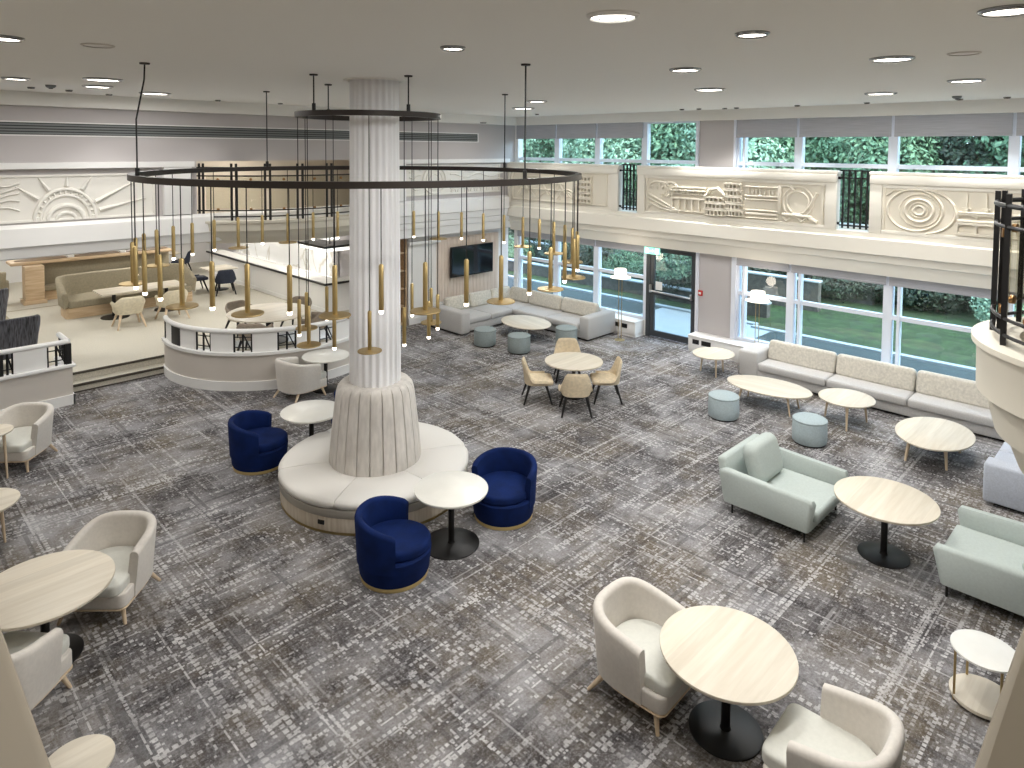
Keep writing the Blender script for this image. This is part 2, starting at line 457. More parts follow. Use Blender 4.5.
gl_ = bpy.data.lights.new('lamp', 'AREA'); gl_.shape = 'DISK'; gl_.size = .5; gl_.energy = 38; gl_.color = (1, .93, .82)
go_ = bpy.data.objects.new('lamp', gl_); C.objects.link(go_); go_.location = (7.7, 17.2, 5.25)  # added fill light, brightens the room behind the balcony opening
# near galleries: floor slab, parapets with coping, the cameras corner
struct('floor_gallery', G().span(-4, .04, -4, 15.75, 3.1, 3.4).span(.04, 16.0, -4, .04, 3.1, 3.4), MT['tan_carpet'])
struct('wall_gallery_front', G().span(-.06, .06, .05, 15.75, 2.6, 4.72).span(-.06, 6.1, -.06, .06, 2.6, 4.72).span(9.2, 15.7, -.06, .06, 2.6, 4.72).span(6.1, 9.2, -.06, .06, 2.6, 3.4), MT['coping'])
struct('trim_3', G().span(-.14, .104, .096, 15.6, 4.70, 4.75, .008).span(-.14, 6.1, -.14, .096, 4.70, 4.75, .008).span(9.2, 15.6, -.14, .096, 4.70, 4.75, .008), MT['coping'])

# cornice along the terrace wall
def extrude_x(prof, x0, x1):   # prof of (y,z)
    return G().loft([[(x, y, z) for y, z in prof] for x in (x0, x1)])
def extrude_y(prof, y0, y1):   # prof of (x,z)
    return G().loft([[(x, y, z) for x, z in prof] for y in (y0, y1)])
p_left = [(15.75, 3.68), (15.62, 3.68), (15.52, 3.62), (15.50, 3.28), (15.56, 3.26), (15.6, 3.06), (15.66, 3.04), (15.75, 3.04)]
struct('trim_4', extrude_x(p_left, -4, 15.5), MT['white'])
p_tv = [(15.95, 3.04), (15.62, 3.04), (15.64, 2.88), (15.70, 2.86), (15.72, 2.62), (15.95, 2.62)]
struct('trim_5', extrude_x(p_tv, 11.3, 15.9), MT['white'])
struct('trim_6', G().span(-4, 5.75, 15.58, 15.75, 4.74, 4.86).span(11.2, 15.6, 15.58, 15.75, 4.74, 4.86), MT['white'])
# gallery parapet on the window side
p_win = [(16.05, 3.46), (15.62, 3.46), (15.62, 3.36), (15.52, 3.33), (15.52, 3.02), (15.60, 3.0), (15.64, 2.84), (15.70, 2.82), (15.76, 2.66), (15.80, 2.54), (16.0, 2.54)]
struct('trim_7', extrude_y(p_win, .0, 15.75), MT['cream'])
for i, (y0, y1) in enumerate(((11.32, 15.7), (5.47, 10.68), (.06, 4.8))):
    g = G().span(15.66, 15.82, y0, y1, 3.46, 4.70).span(15.60, 15.86, y0-.02, y1+.02, 4.68, 4.755, .012)
    g.span(15.57, 15.68, y0, y1, 4.50, 4.68, .01).span(15.60, 15.68, y0, y0+.24, 3.46, 4.5, .01).span(15.60, 15.68, y1-.24 if i else y1-.1, y1, 3.46, 4.5, .01)
    struct('wall_parapet_%d' % (i+1), g, MT['cream'])
    if i: struct('trim_%d' % (20+i), G().span(15.615, 15.66, y0+.24, y1-.24, 3.46, 3.54, .008).span(15.615, 15.66, y0+.24, y1-.24, 4.42, 4.5, .008), MT['cream'])

# ---- carved relief panels: invented arcades, rays and rings in low relief
def ring_pts(cx, cz, a, b, a0=0, a1=2*PI, n=28):
    return [(cx+a*math.cos(a0+(a1-a0)*i/n), 0, cz+b*math.sin(a0+(a1-a0)*i/n)) for i in range(n+1)]
def arcade(g, x0, z0, n, w, h, d=.02, tilt=0.0, r=.016):
    for k in range(n):
        cx = x0+(k+.5)*w
        sh = tilt*k
        g.tube([(cx-w*.32, 0, z0+sh)]+[(cx+w*.32*math.cos(PI-PI*i/8), 0, z0+sh+h*.55+w*.32*math.sin(PI*i/8)) for i in range(9)]+[(cx+w*.32, 0, z0+sh)], r, 6)
    g.tube([(x0, 0, z0+h+.03), (x0+n*w, 0, z0+h+.03+tilt*n)], r*1.3, 6)
    g.tube([(x0, 0, z0), (x0+n*w, 0, z0+tilt*n)], r, 6)
def relief(name, label, loc, rz, w, h, carve, m, back):
    t = thing(name, label, 'relief panel', loc, rz)
    g = G().box((0, -.002, 0), (w, .012, h))
    g.build('panel', m, t)
    f = G()
    for (cx, cz, sx, sz) in ((0, h/2, w+.08, .05), (0, -h/2, w+.08, .05), (-w/2, 0, .05, h), (w/2, 0, .05, h)):
        f.box((cx, -.012, cz), (sx, .05, sz), .008)
    f.build('moulding', m, t)
    c = G(); carve(c, w, h); c.v = [(x, y*1.3-.016, z) for x, y, z in c.v]; c.build('carving', m, t, 60)
    return t
# local +X runs along the wall, local -Y points into the room
def tier(g, x0, x1, z0, z1, n, d=.05, bulge=.03, lean=0.0):
    # one storey of open arches: piers, band above, sill below, bulging like a drum
    w = x1-x0
    def y(u): return -d-bulge*(1-(2*u-1)**2)
    for (za, zb, e) in ((z1-.035, z1, .012), (z0, z0+.022, .006)):
        rings = []
        for i in range(9):
            u = i/8; x = x0+w*u+lean*(za-z0)
            rings.append([(x, 0, za), (x, y(u)-e, za), (x, y(u)-e, zb), (x, 0, zb)])
        g.loft(rings)
    for k in range(n+1):
        u = k/n; x = x0+.015+(w-.03)*u
        g.box((x, y(u)/2, (z0+z1)/2), (.034, -y(u), z1-z0-.02))
        if k < n:
            xm = x+(w-.03)/n/2; ww = (w-.03)/n/2
            g.tube([(xm+ww*.8*math.cos(PI*i/6), y(u)*.8, z1-.07+.04*math.sin(PI*i/6)) for i in range(7)], .012, 5)
def carve_arcades(g, w, h):
    # hill, colonnaded hall, two arcaded drums, a long gabled block, hoops and barrels
    L = -w/2
    for k, (x, r) in enumerate(((.32, .26), (.70, .2), (.52, .14))):
        g.tube(ring_pts(L+x, .20+.03*k, r, r*.62, 0, PI), .034, 8)
        for j in range(5): g.box((L+x-r*.6+.12*j*r/.2, -.01, .2-.1*k), (.03, .05, .08), .006)
    for o in (0, .1, .2): g.tube([(L+.05, -.01, .02-o*1.1), (L+.45, -.02, -.14-o), (L+.98, -.01, -.40-o*.1)], .03, 8)
    g.tube(ring_pts(L+.22, -.40, .17, .17, 0, PI), .03, 8)
    g.box((L+1.28, -.02, .235), (.92, .07, .05), .012); g.box((L+1.26, -.03, .16), (1.0, .09, .035), .01); g.box((L+1.26, -.02, .06), (.96, .06, .03), .008)
    for j in range(12): g.box((L+.83+.08*j, -.015, .11), (.03, .05, .08))
    tier(g, L+.78, L+1.78, -.38, -.02, 5, .045, .01)
    for j, (za, zb, e) in enumerate(((-.42, -.26, 0), (-.25, -.10, .03), (-.09, .05, .07))): tier(g, L+1.72+e*.6, L+2.34-e, za, zb, 6-j, .05, .05)
    g.tube([(L+1.74, -.03, .02), (L+1.9, -.05, .22), (L+2.1, -.05, .26), (L+2.3, -.03, .06)], .04, 8)
    for j in range(5): tier(g, L+2.32-.02*j, L+2.78-.02*j, -.40+.165*j, -.245+.165*j, 5, .04, .06)
    for z, t_ in ((.34, .04), (.12, .05), (.04, .025), (-.22, .04), (-.30, .06), (-.40, .03)): g.box((L+3.2, -.02, z), (.8, .06, t_), .012)
    for j in range(8): g.box((L+2.88+.1*j, -.015, .22), (.035, .05, .12))
    g.box((L+3.64, -.03, .06), (.06, .08, .66), .012); g.tube(ring_pts(L+3.78, .30, .16, .09, 0, PI), .036, 8)
    for r in (.36, .26): g.tube(ring_pts(L+4.05, .02, r*.95, r), .026, 8)
    g.tube([(L+3.72, -.02, -.26), (L+4.38, -.02, -.29)], .04, 8)
    for x in (3.82, 4.16): g.tube([(L+x-.1, -.02, -.33), (L+x, -.02, -.41), (L+x+.1, -.02, -.33)], .034, 8)
    g.tube([(L+4.3, -.01, -.1), (L+4.48, -.01, .26)], .034, 8); g.tube([(L+4.32, -.02, -.3), (L+4.5, -.02, -.40)], .045, 8)
def carve_rings(g, w, h):
    cx = -w/2+.66
    for a, b, s in ((.10, .09, .03), (.17, .15, .018), (.25, .23, .036), (.36, .33, .02), (.50, .42, .03)):
        g.tube(ring_pts(cx+(.0 if a < .5 else -.08), .02, a, b), s, 6)
    g.tube(ring_pts(cx+.06, 0, .58, .44, -PI/2.2, PI/2.2), .03, 6)
    g.tube([(cx-.60, 0, .3), (cx-.45, 0, .42), (cx+.3, 0, .43)], .025, 6)
    for z, t_ in ((.04, .03), (-.13, .05), (-.40, .04)): g.box(((cx+.68+w/2)/2, -.02, z), (w/2-cx-.68, .06, t_), .01)
    for k in range(8):
        g.box((cx+.82+.32*k, -.01, .26), (.025, .04, .30)); g.box((cx+.82+.32*k, -.01, .12), (.14, .05, .025)); g.box((cx+.82+.32*k, -.01, .08), (.05, .05, .05))
    tier(g, cx+.66, w/2-.06, -.38, -.16, 9, .05, .0)
    tier(g, cx+.66, w/2-.06, -.12, .02, 9, .03, .0)
def carve_rays(g, w, h):
    # an invented rising sun: toothed arch, rays, drifting cloud bands
    cx, cz = w/2-1.62, -.44
    g.tube(ring_pts(cx, cz, .52, .60, 0, PI), .035, 8)
    g.tube(ring_pts(cx, cz, .42, .48, 0, PI), .03, 8)
    g.tube(ring_pts(cx, cz, .30, .28, .0, PI), .045, 8)
    g.tube(ring_pts(cx, cz, .16, .14, 0, PI), .035, 8)
    for k in range(15):
        a = PI*(k+.5)/15
        g.tube([(cx+.445*math.cos(a), 0, cz+.51*math.sin(a)), (cx+.50*math.cos(a), 0, cz+.575*math.sin(a))], .024, 6)
    for a, l in ((14, 1.5), (30, 1.5), (62, 1.0), (88, .9), (118, .95), (140, 1.05)):
        a = R(a); e = min(l, (.40-cz)/max(math.sin(a), .1))
        g.tube([(cx+.60*math.cos(a), 0, cz+.66*math.sin(a)), (cx+e*math.cos(a), 0, cz+e*math.sin(a))], [.05, .012], 6)
    for k in range(5):
        for off in (0, 1.3, 2.6):
            g.tube([(cx-.75-off-.16*i, 0, -.22+.13*k+.07*math.sin(i*.9+k*.8+off)) for i in range(9)], .02, 6)
    for k in range(6): g.box((cx-2.6+.28*k, 0, -.36), (.2, .03, .08), .01)
def carve_waves(g, w, h):
    cx = -w/2+1.05
    for a in (.18, .3, .42): g.tube(ring_pts(cx, .0, a, a*.95), .03 if a > .4 else .018, 6)
    for k in range(4):
        g.tube([(cx+.6+.2*i, 0, .28-.17*k+.06*math.sin(i*1.2+k)) for i in range(12)], .022, 6)
        g.tube([(cx-.5-.1*i, 0, .28-.17*k+.05*math.sin(i*1.2+k)) for i in range(5)], .022, 6)
    arcade(g, cx+.6, -.42, 8, .26, .12)
def carve_towers(g, w, h):
    for k in range(4):
        x = -w/2+.5+k*.75
        g.tube([(x-.25, 0, -.3), (x, 0, .1+.1*(k % 2)), (x+.3, 0, -.28)], .03, 6)
        g.tube([(x-.1, 0, -.34), (x+.25, 0, -.12), (x+.5, 0, -.34)], .02, 6)
    for k in range(5): tier(g, w/2-1.0, w/2-.5, -.42+.16*k, -.27+.16*k, 4, .04, .04)
    for a in (.35, .28): g.tube(ring_pts(w/2-1.45, -.42, a, a, 0, PI), .03, 6)
    for z in (.3, .1, -.1): g.box((-.6, -.015, z), (w-2.0, .05, .03), .008)
relief('carved_panel', 'long carved plaster panel of arcaded drums between the two iron grilles above the glazed door', (15.655, 8.075, 3.98), -PI/2, 4.6, .94, carve_arcades, MT['relief'], None)
relief('carved_panel', 'carved plaster panel with concentric oval rings above the long window sofa', (15.655, 2.43, 3.97), -PI/2, 4.2, .94, carve_rings, MT['relief'], None)
relief('carved_panel', 'carved plaster panel half behind the ring chandelier, above the corner sofa', (15.655, 13.62, 4.03), -PI/2, 3.75, .90, carve_towers, MT['relief'], None)
relief('carved_panel', 'white carved panel with a sunburst arch and long rays above the terrace', (1.9, 15.74, 4.17), 0, 6.1, .86, carve_rays, MT['relief_white'], None)
relief('carved_panel', 'white carved panel with a ring and wavy bands above the wall television', (13.4, 15.74, 4.25), 0, 3.7, .84, carve_waves, MT['relief_white'], None)
struct('trim_8', G().span(5.12, 5.7, 15.60, 15.75, 3.7, 4.74, .01).span(11.2, 11.5, 15.60, 15.75, 3.7, 4.74, .01), MT['white'])
# long air vent on the mauve wall
t = thing('air_vent', 'long slotted grey air vent high on the mauve wall', 'vent', (0, 15.75, 5.51))
G().span(-4, 14.35, -.03, 0, -.14, -.115).span(-4, 14.35, -.03, 0, .115, .14).span(14.31, 14.35, -.03, 0, -.115, .115).build('frame', MT['white'], t)
G().span(-4, 14.31, -.008, 0, -.115, .115).build('backing', MT['vent_dark'], t)
g = G()
for k in range(4): g.span(-4, 14.31, -.022, -.008, -.10+.054*k, -.066+.054*k)
g.build('slat', MT['vent'], t)

# ---- windows
XG = 16.1
wn = [0]
def window(y0, y1, z0, z1, blind_z, rails=(), half=.09, sash=None):
    wn[0] += 1
    g = G()
    x0, x1 = XG-.08, XG+.08
    g.span(x0, x1, y0, y0+half, z0, z1).span(x0, x1, y1-half, y1, z0, z1)
    g.span(x0, x1, y0+half, y1-half, z0, z0+.07).span(x0, x1, y0+half, y1-half, z1-.06, z1)
    for z in rails: g.span(x0+.02, x1-.02, y0+half, y1-half, z-.045, z+.045)
    if sash: g.span(x0-.02, x1-.02, y1-half-.16, y1-half-.1, z0+.07, z1-.06)
    w = struct('window_%d' % wn[0], g, MT['frame'])
    G().span(XG-.006, XG+.006, y0+half, y1-half, z0+.07, z1-.06).build('pane', MT['glass'], w)
    if blind_z:
        G().span(XG-.125, XG-.11, y0+.03, y1-.03, blind_z, z1).span(XG-.135, XG-.10, y0+.03, y1-.03, blind_z-.02, blind_z+.02, .005).build('roller_blind', MT['blind'], w)
    return w
ys_low = [(13.96, 15.62), (12.38, 13.96), (10.62, 12.38), (6.6, 7.98), (4.5, 6.6), (2.4, 4.5), (.2, 2.4)]
for k, (a, b) in enumerate(ys_low):
    window(a, b, .44, 2.56, 2.34 if k not in (0, 1) else 2.34, (1.62,), sash=k in (3, 4, 5))
ys_up = [(13.96, 15.7), (12.38, 13.96), (10.75, 12.38), (9.08, 10.75), (6.5, 8.05), (4.5, 6.5), (2.4, 4.5), (.2, 2.4)]
for k, (a, b) in enumerate(ys_up):
    window(a, b, 3.50, 5.96, None if k == 3 else 5.52, (4.86,), sash=k in (4,))
struct('wall_right', G().span(16.0, 16.2, 8.0, 9.04, 0, 2.56).span(16.0, 16.2, 8.05, 9.08, 2.56, 5.96), MT['mauve'])
struct('wall_window', G().span(16.02, 16.2, 10.62, 16.4, 0, .44).span(16.02, 16.2, .2, 7.98, 0, .44).span(16.02, 16.2, .2, 15.7, 2.56, 3.50).span(15.98, 16.2, 15.6, 15.75, 0, 5.96).span(16.02, 16.2, -4, .2, 0, ZC), MT['white'])
struct('trim_9', G().span(15.95, 16.03, 7.94, 8.06, 0.44, 2.56).span(15.95, 16.03, 8.98, 9.06, 0, 2.56).span(15.95, 16.03, 8.02, 8.08, 3.5, 5.96).span(15.95, 16.03, 9.05, 9.11, 3.5, 5.96), MT['frame'])
# low heater casing under the windows with dark sockets
for nm, y0, y1 in (('heater_casing', 10.66, 15.6), ('heater_casing', -.0, 9.02)):
    t = thing(nm, 'white low heater casing beside the glazed door, ' + ('behind the corner sofa' if y1 > 12 else 'running behind the long sofa'), 'heater', (15.7, (y0+y1)/2, 0))
    L_ = (y1-y0)/2
    G().span(-.12, .3, -L_, L_, .07, .40, .01).span(-.09, .3, -L_, L_, 0, .07).build('casing', MT['white'], t)
    G().span(-.15, .3, -L_-.01, L_, .40, .44, .01).build('ledge', MT['white'], t)
    sy = (-L_+.35, -L_+.62) if y1 > 12 else (L_-.22, L_-.55)
    for k, q in enumerate(sy): G().span(-.135, -.118, q-.09, q+.09 + (.08 if k else 0), .22, .34, .006).build('socket', MT['socket'], t)
# glazed exit door
d = struct('door_1', G().span(16.02, 16.14, 10.50, 10.62, 0, 2.56).span(16.02, 16.14, 9.04, 9.12, 0, 2.56).span(16.02, 16.14, 9.12, 10.5, 2.48, 2.56), MT['dark_frame'])
G().span(16.03, 16.10, 10.36, 10.49, .03, 2.47).span(16.03, 16.10, 9.13, 9.22, .03, 2.47).span(16.03, 16.10, 9.22, 10.36, .03, .19).span(16.03, 16.10, 9.22, 10.36, 2.38, 2.47).span(16.03, 16.10, 9.22, 10.36, 1.18, 1.28).build('door_leaf', MT['dark_frame'], d)
G().span(16.06, 16.07, 9.22, 10.36, .19, 2.38).build('pane', MT['glass'], d)
G().cyl((15.95, 10.44, 1.3), (15.95, 9.18, 1.27), .028).box((15.98, 10.44, 1.36), (.09, .06, .22), .01).box((15.98, 9.18, 1.30), (.09, .06, .16), .01).build('push_bar', MT['steel'], d)
tag(G().span(16.045, 16.055, 10.12, 10.33, 1.33, 1.56).build('notice', MT['paper']), 'small white paper notice on the glazed door above its push bar', 'notice')
t = thing('exit_sign', 'lit green exit sign hanging at the head of the glazed door', 'sign', (15.88, 10.35, 2.42))
G().box((0, 0, 0), (.03, .50, .19), .008).build('plate', MT['exit'], t)
g = G()   # running figure, arrow and doorway pictograms
g.box((-.017, .155, 0), (.004, .09, .13)); g.box((-.017, .03, 0), (.004, .10, .022))
g.loft([[(x, -.02, -.04), (x, -.065, 0), (x, -.02, .04)] for x in (-.019, -.015)])
g.box((-.017, -.16, 0), (.004, .10, .14))
g.build('pictogram', MT['exit_white'], t)
G().cyl((0, .2, .09), (0, .2, .15), .006).cyl((0, -.2, .09), (0, -.2, .15), .006).build('bracket', MT['steel'], t)
t = thing('fire_alarm', 'small red fire alarm call point on the pier beside the glazed door', 'alarm', (15.99, 8.93, 1.46))
G().box((0, 0, 0), (.05, .13, .14), .01).build('box', MT['red'], t)
G().box((-.028, 0, 0), (.008, .07, .06), .003).build('window', MT['paper'], t)

# ---- iron grilles in the parapet slots
def iron_grille(y0, y1, label):
    t = thing('iron_grille', label, 'grille', (15.74, (y0+y1)/2, 3.5), 0)
    w = (y1-y0)/2
    for k in range(5):
        y = -w+.07+k*(2*w-.14)/4
        G().box((0, y, .64), (.036, .036, 1.28)).build('upright', MT['iron'], t)
    G().box((0, 0, .06), (.03, 2*w, .03)).box((0, 0, 1.1), (.03, 2*w, .03)).box((0, 0, 1.26), (.03, 2*w, .03)).build('rail', MT['iron'], t)
    g = G()
    for z in (.1, 1.1): g.cyl((-.05, w-.02, z), (-.05, w+.06, z), .03)
    g.build('fixing', MT['iron'], t)
    G().box((.03, 0, .62), (.012, 2*w-.06, 1.1)).build('glass_panel', MT['bal_glass'], t)
iron_grille(10.70, 11.30, 'narrow black iron grille in the parapet gap nearer the exit door')
iron_grille(4.82, 5.45, 'narrow black iron grille in the parapet gap over the long sofa')

# ---- bow balconies
def balcony(loc, rz, hw, bow, label, n_post, glassy, zk=1.0):
    # local -Y bulges into the room; z=0 is the rim
    t = thing('bow_balcony', label, 'balcony', loc, rz)
    rad = (hw*hw+bow*bow)/(2*bow); cy = rad-bow; a = math.asin(min(1, hw/rad))
    if bow >= hw: a = PI/2
    A = [-PI/2-a+2*a*i/36 for i in range(37)]
    def P(r, ang, z): return (r*math.cos(ang), cy+r*math.sin(ang), z)
    prof = [(0, 0), (0, -.03), (-.012, -.05), (-.02, -.38), (-.085, -.395), (-.095, -.42), (-.17, -.70), (-.245, -.715), (-.255, -.74), (-.36, -.98), (-.42, -1.02), (-.6, -1.12), (-.75, -1.15), (-.75, -.3), (-.34, -.06), (-.34, 0)]
    prof = [(o, z*zk*1.12) for o, z in prof]
    k0 = rad/1.25
    g = G().loft([[P(rad+o*min(1, k0), x, z) for o, z in prof] for x in A])
    g.build('bowl', MT['rim'], t)
    G().loft([[P(rad+.03-o, x, z) for o, z in ((0, .0), (0, .05), (.36, .05), (.36, 0))] for x in A]).build('ledge', MT['rim'], t)
    for zz, rr in ((.14, .016), (.28, .016), (1.06, .016), (1.24, .022)):
        G().tube([P(rad-.12, x, zz) for x in A], rr, 8).build('rail', MT['iron'], t)
    for k in range(n_post):
        x = -PI/2-a*.97+2*a*.97*k/(n_post-1)
        for s in (-.035, .035):
            q = P(rad-.14+s*.5, x+s/rad*1.6, .05)
            G().span(q[0]-.02, q[0]+.02, q[1]-.02, q[1]+.02, -.02 if not glassy else .05, 1.34).build('post', MT['iron'], t)
    for k in range(n_post-1):
        x0 = -PI/2-a*.97+2*a*.97*(k+.12)/(n_post-1); x1 = -PI/2-a*.97+2*a*.97*(k+.88)/(n_post-1)
        G().loft([[P(r, x0+(x1-x0)*i/6, z) for r, z in ((rad-.20, .30), (rad-.188, .30), (rad-.188, 1.04), (rad-.20, 1.04))] for i in range(7)]).build('glass_panel', MT['bal_glass'], t)
        xm = (x0+x1)/2
        for zz in (.30, .98):
            q = P(rad-.2, xm, zz); u = P(rad-.165, xm, zz)
            G().tube([q, u], .03 if glassy else .042, 14).build('rosette', MT['amber'], t)
    return t
balcony((7.634, .117, 3.5), PI, 1.246, 1.246, 'cream bow fronted balcony with black railing seen close up beside the long sofa', 7, False)
balcony((8.5, 15.72, 3.47), 0, 2.72, 1.25, 'bow balcony with black posts and glass set in the wall above the bar', 9, True, .42)

# ------------------------------------------------------------------ ceiling fittings
def add_light(parent, z, power, size, color=(1, .985, .955), spread=PI):
    l = bpy.data.lights.new('lamp', 'AREA'); l.shape = 'DISK'; l.size = size; l.energy = power; l.color = color; l.spread = spread
    o = bpy.data.objects.new('lamp', l); C.objects.link(o); o.parent = parent; o.location = (0, 0, z)
    return o
def downlight(x, y, r, label, power, z=ZC, big=False, group=None, beam=PI):
    t = thing('ceiling_light', label, 'ceiling light', (x, y, z), 0, group)
    G().lathe([(r, 0), (r*1.16, 0), (r*1.16, -.012), (r, -.03), (r*.94, -.02), (r*.94, 0)], 32, cap=False).build('trim_ring', MT['chrome'] if not big else MT['white'], t)
    G().lathe([(.001, -.016), (r*.95, -.016), (r*.95, -.004), (.001, -.004)], 32).build('diffuser', MT['lamp'], t)
    if big:
        G().lathe([(r*.55, -.03), (r*.62, -.03), (r*.62, -.016), (r*.55, -.016)], 32, cap=False).build('inner_ring', MT['chrome'], t)
    if power: add_light(t, -.06, power, r*1.7, spread=beam)
    return t
LP = .52
downlight(4.19, 3.11, .17, 'large bright round ceiling light nearest the camera with an inner ring', 105*LP, big=True)
downlight(4.44, 5.25, .11, 'small round ceiling light between the big round light and the ring chandelier', 100*LP)
downlight(5.64, 2.71, .125, 'oval looking ceiling light next after the large inner ring light', 100*LP)
downlight(7.59, 4.51, .17, 'ceiling light with a dark crossed reflector in the middle of the ceiling', 110*LP)
downlight(10.36, 5.69, .22, 'brightest flush ceiling light beyond the crossed reflector light', 130*LP)
downlight(8.15, 2.33, .19, 'wide flush ceiling light toward the window end of the front row', 110*LP)
downlight(12.95, 3.86, .22, 'ceiling light with grey rim close to the window wall', 110*LP)
downlight(11.33, 2.28, .2, 'slim flush ceiling light above the near end of the long sofa', 110*LP)
downlight(5.9, .95, .16, 'ceiling light cut by the upper corner of the view above the bow balcony', 35*LP)
downlight(3.0, 11.7, .23, 'bright ceiling light above the terrace steps', 55*LP)
downlight(3.29, 13.15, .2, 'bright ceiling light just behind the one above the terrace steps', 40*LP)
downlight(4.47, 14.02, .24, 'bright ceiling light close to the chandelier cable by the mauve wall', 45*LP)
downlight(10.66, 9.86, .19, 'small grey rimmed ceiling light beyond the fluted column', 110*LP)
downlight(12.3, 11.84, .25, 'bright ceiling light above the corner sofa', 120*LP)
downlight(1.2, 7.89, .15, 'ceiling light at the edge of the view above the terrace side tables', 90*LP)
downlight(2.06, 12.56, .16, 'dim ceiling light at the edge of the view near the sunburst panel', 60*LP)
for (x, y) in ((1.2, 1.6), (-1.5, 5), (-1.5, 11), (4.5, -1.8), (10.5, -1.8)):
    downlight(x, y, .17, 'unseen ceiling light added over the gallery beside the camera', 30*LP, group='ceiling lights added over the near gallery')  # out of view, added for even ambient light in the hall
for (x, y) in ((2.56, 14.3), (3.17, 14.52), (3.95, 15.02), (6.06, 15.04), (7.43, 14.91)):
    downlight(x, y, .05, 'tiny recessed spotlight in the ceiling edge along the mauve wall', 5*LP, group='spotlights along the mauve wall', beam=R(80))
for (x, y) in ((15.3, 6.26), (15.3, 4.82), (15.3, 3.17), (15.3, 2.43), (15.04, 9.01), (15.11, 8.58), (15.3, 8.0), (15.3, 7.7), (14.69, 13.58)):
    downlight(x, y, .05, 'tiny recessed spotlight in the ceiling edge along the windows', 16*LP, group='spotlights along the windows', beam=R(75))
for x, y, lab in ((14.5, 3.05, 'small dark smoke detector on the ceiling near the windows'), (2.7, 13.56, 'small dark square sensor on the ceiling near the mauve wall')):
    t = thing('smoke_detector', lab, 'smoke detector', (x, y, ZC))
    G().lathe([(.001, -.05), (.05, -.05), (.075, -.03), (.08, 0), (.001, 0)], 20).build('case', MT['vent'], t)
    G().lathe([(.001, -.066), (.03, -.064), (.034, -.05), (.001, -.05)], 16).build('sensor', MT['black'], t)
for x, y, lab in ((1.96, 7.79, 'flush round speaker grille in the ceiling before the mauve wall'), (8.21, 1.68, 'flush round speaker grille in the ceiling near the bow balcony')):
    t = thing('ceiling_speaker', lab, 'speaker', (x, y, ZC))
    G().lathe([(.13, -.001), (.15, -.001), (.15, -.008), (.13, -.014)], 32, cap=False).build('rim', MT['greige'], t)
    G().lathe([(.001, -.006), (.13, -.006), (.13, 0), (.001, 0)], 32).build('grille', MT['ceiling'], t)
# added lights, none of them seen, to brighten the space under the terrace soffit
for k, (x, y) in enumerate(((1.5, 18.2), (4.6, 18.8), (7.6, 18.4), (10, 19.5), (3.2, 22.5), (6.4, 23), (9, 24.5), (4, 26.5), (8, 27.5), (0.5, 25))):
    downlight(x, y, .1, 'added unseen recessed light under the terrace soffit', 55*LP, z=3.02, group='added terrace soffit lights')
downlight(13.5, 17.2-2.6, .08, 'recessed light in the ceiling above the corner sofa end', 10*LP, z=5.94, group='spotlights along the mauve wall')

# ------------------------------------------------------------------ column with round bench
CX, CY = 5.835, 8.71
t = thing('fluted_column', 'white fluted column rising from the round bench to the ceiling', 'column', (CX, CY, 0))
t['kind'] = 'structure'
NF = 22
def flute(a, z): return 1-.07*math.sin(a*NF/2)**2
G().lathe([(.388, 1.55), (.386, 1.9), (.380, 3.2), (.370, 4.6), (.364, ZC)], NF*10, mod=flute).build('shaft', MT['column'], t, 60)
G().lathe([(.40, ZC-.02), (.45, ZC-.02), (.46, ZC), (.4, ZC)], 48, cap=False).build('collar', MT['ceiling'], t)
t = thing('round_bench', 'big round banquette bench with white seat wrapped around the fluted column', 'bench', (CX, CY, 0))
OFF = 33
NP = 22
def chan(a, z):
    s = abs(math.sin(a*NP/2)); return 1-.05*max(0, 1-s*11)-.004*(1-s)
G().lathe([(.685, .44), (.695, .50), (.66, .9), (.605, 1.38), (.588, 1.51), (.565, 1.585), (.525, 1.635), (.47, 1.65), (.36, 1.652), (.36, .44)], NP*16, mod=lambda a, z: chan(a, z) if z < 1.64 else 1).build('backrest', MT['channel'], t, 60)
prof = [(.66, .34), (1.36, .34), (1.41, .36), (1.425, .39), (1.425, .43), (1.40, .455), (1.34, .47), (1.0, .475), (.70, .465), (.66, .44)]
for k in range(6):
    a0 = R(60*k+OFF)+.004; a1 = R(60*k+60+OFF)-.004
    rings = []
    for i in range(15):
        a = a0+(a1-a0)*i/14
        e = min(i, 14-i); dr = .012*(1 if e == 0 else 0)
        rings.append([((r-dr)*math.cos(a), (r-dr)*math.sin(a), z-(dr if z > .4 else -dr)) for r, z in prof])
    G().loft(rings).build('seat_cushion', MT['bench_seat'], t, 50)
G().lathe([(.6, .23), (1.40, .23), (1.415, .25), (1.415, .345), (.6, .345)], 72).build('seat_edge', MT['bench_shade'], t)  # grey side band, shade of the cushion front put into its colour
G().lathe([(.6, .01), (1.385, .01), (1.39, .04), (1.395, .06), (1.402, .23), (.6, .23)], 72).build('base', MT['ash'], t)
G().lathe([(.6, 0), (1.392, 0), (1.396, .035), (.6, .035)], 72).build('kick_strip', MT['brass'], t)
G().box((0, 0, 0), (.03, .10, .06), .006, M=Matrix.Translation((1.395*math.cos(R(205)), 1.395*math.sin(R(205)), .15)) @ Matrix.Rotation(R(205), 4, 'Z')).build('socket', MT['socket'], t)

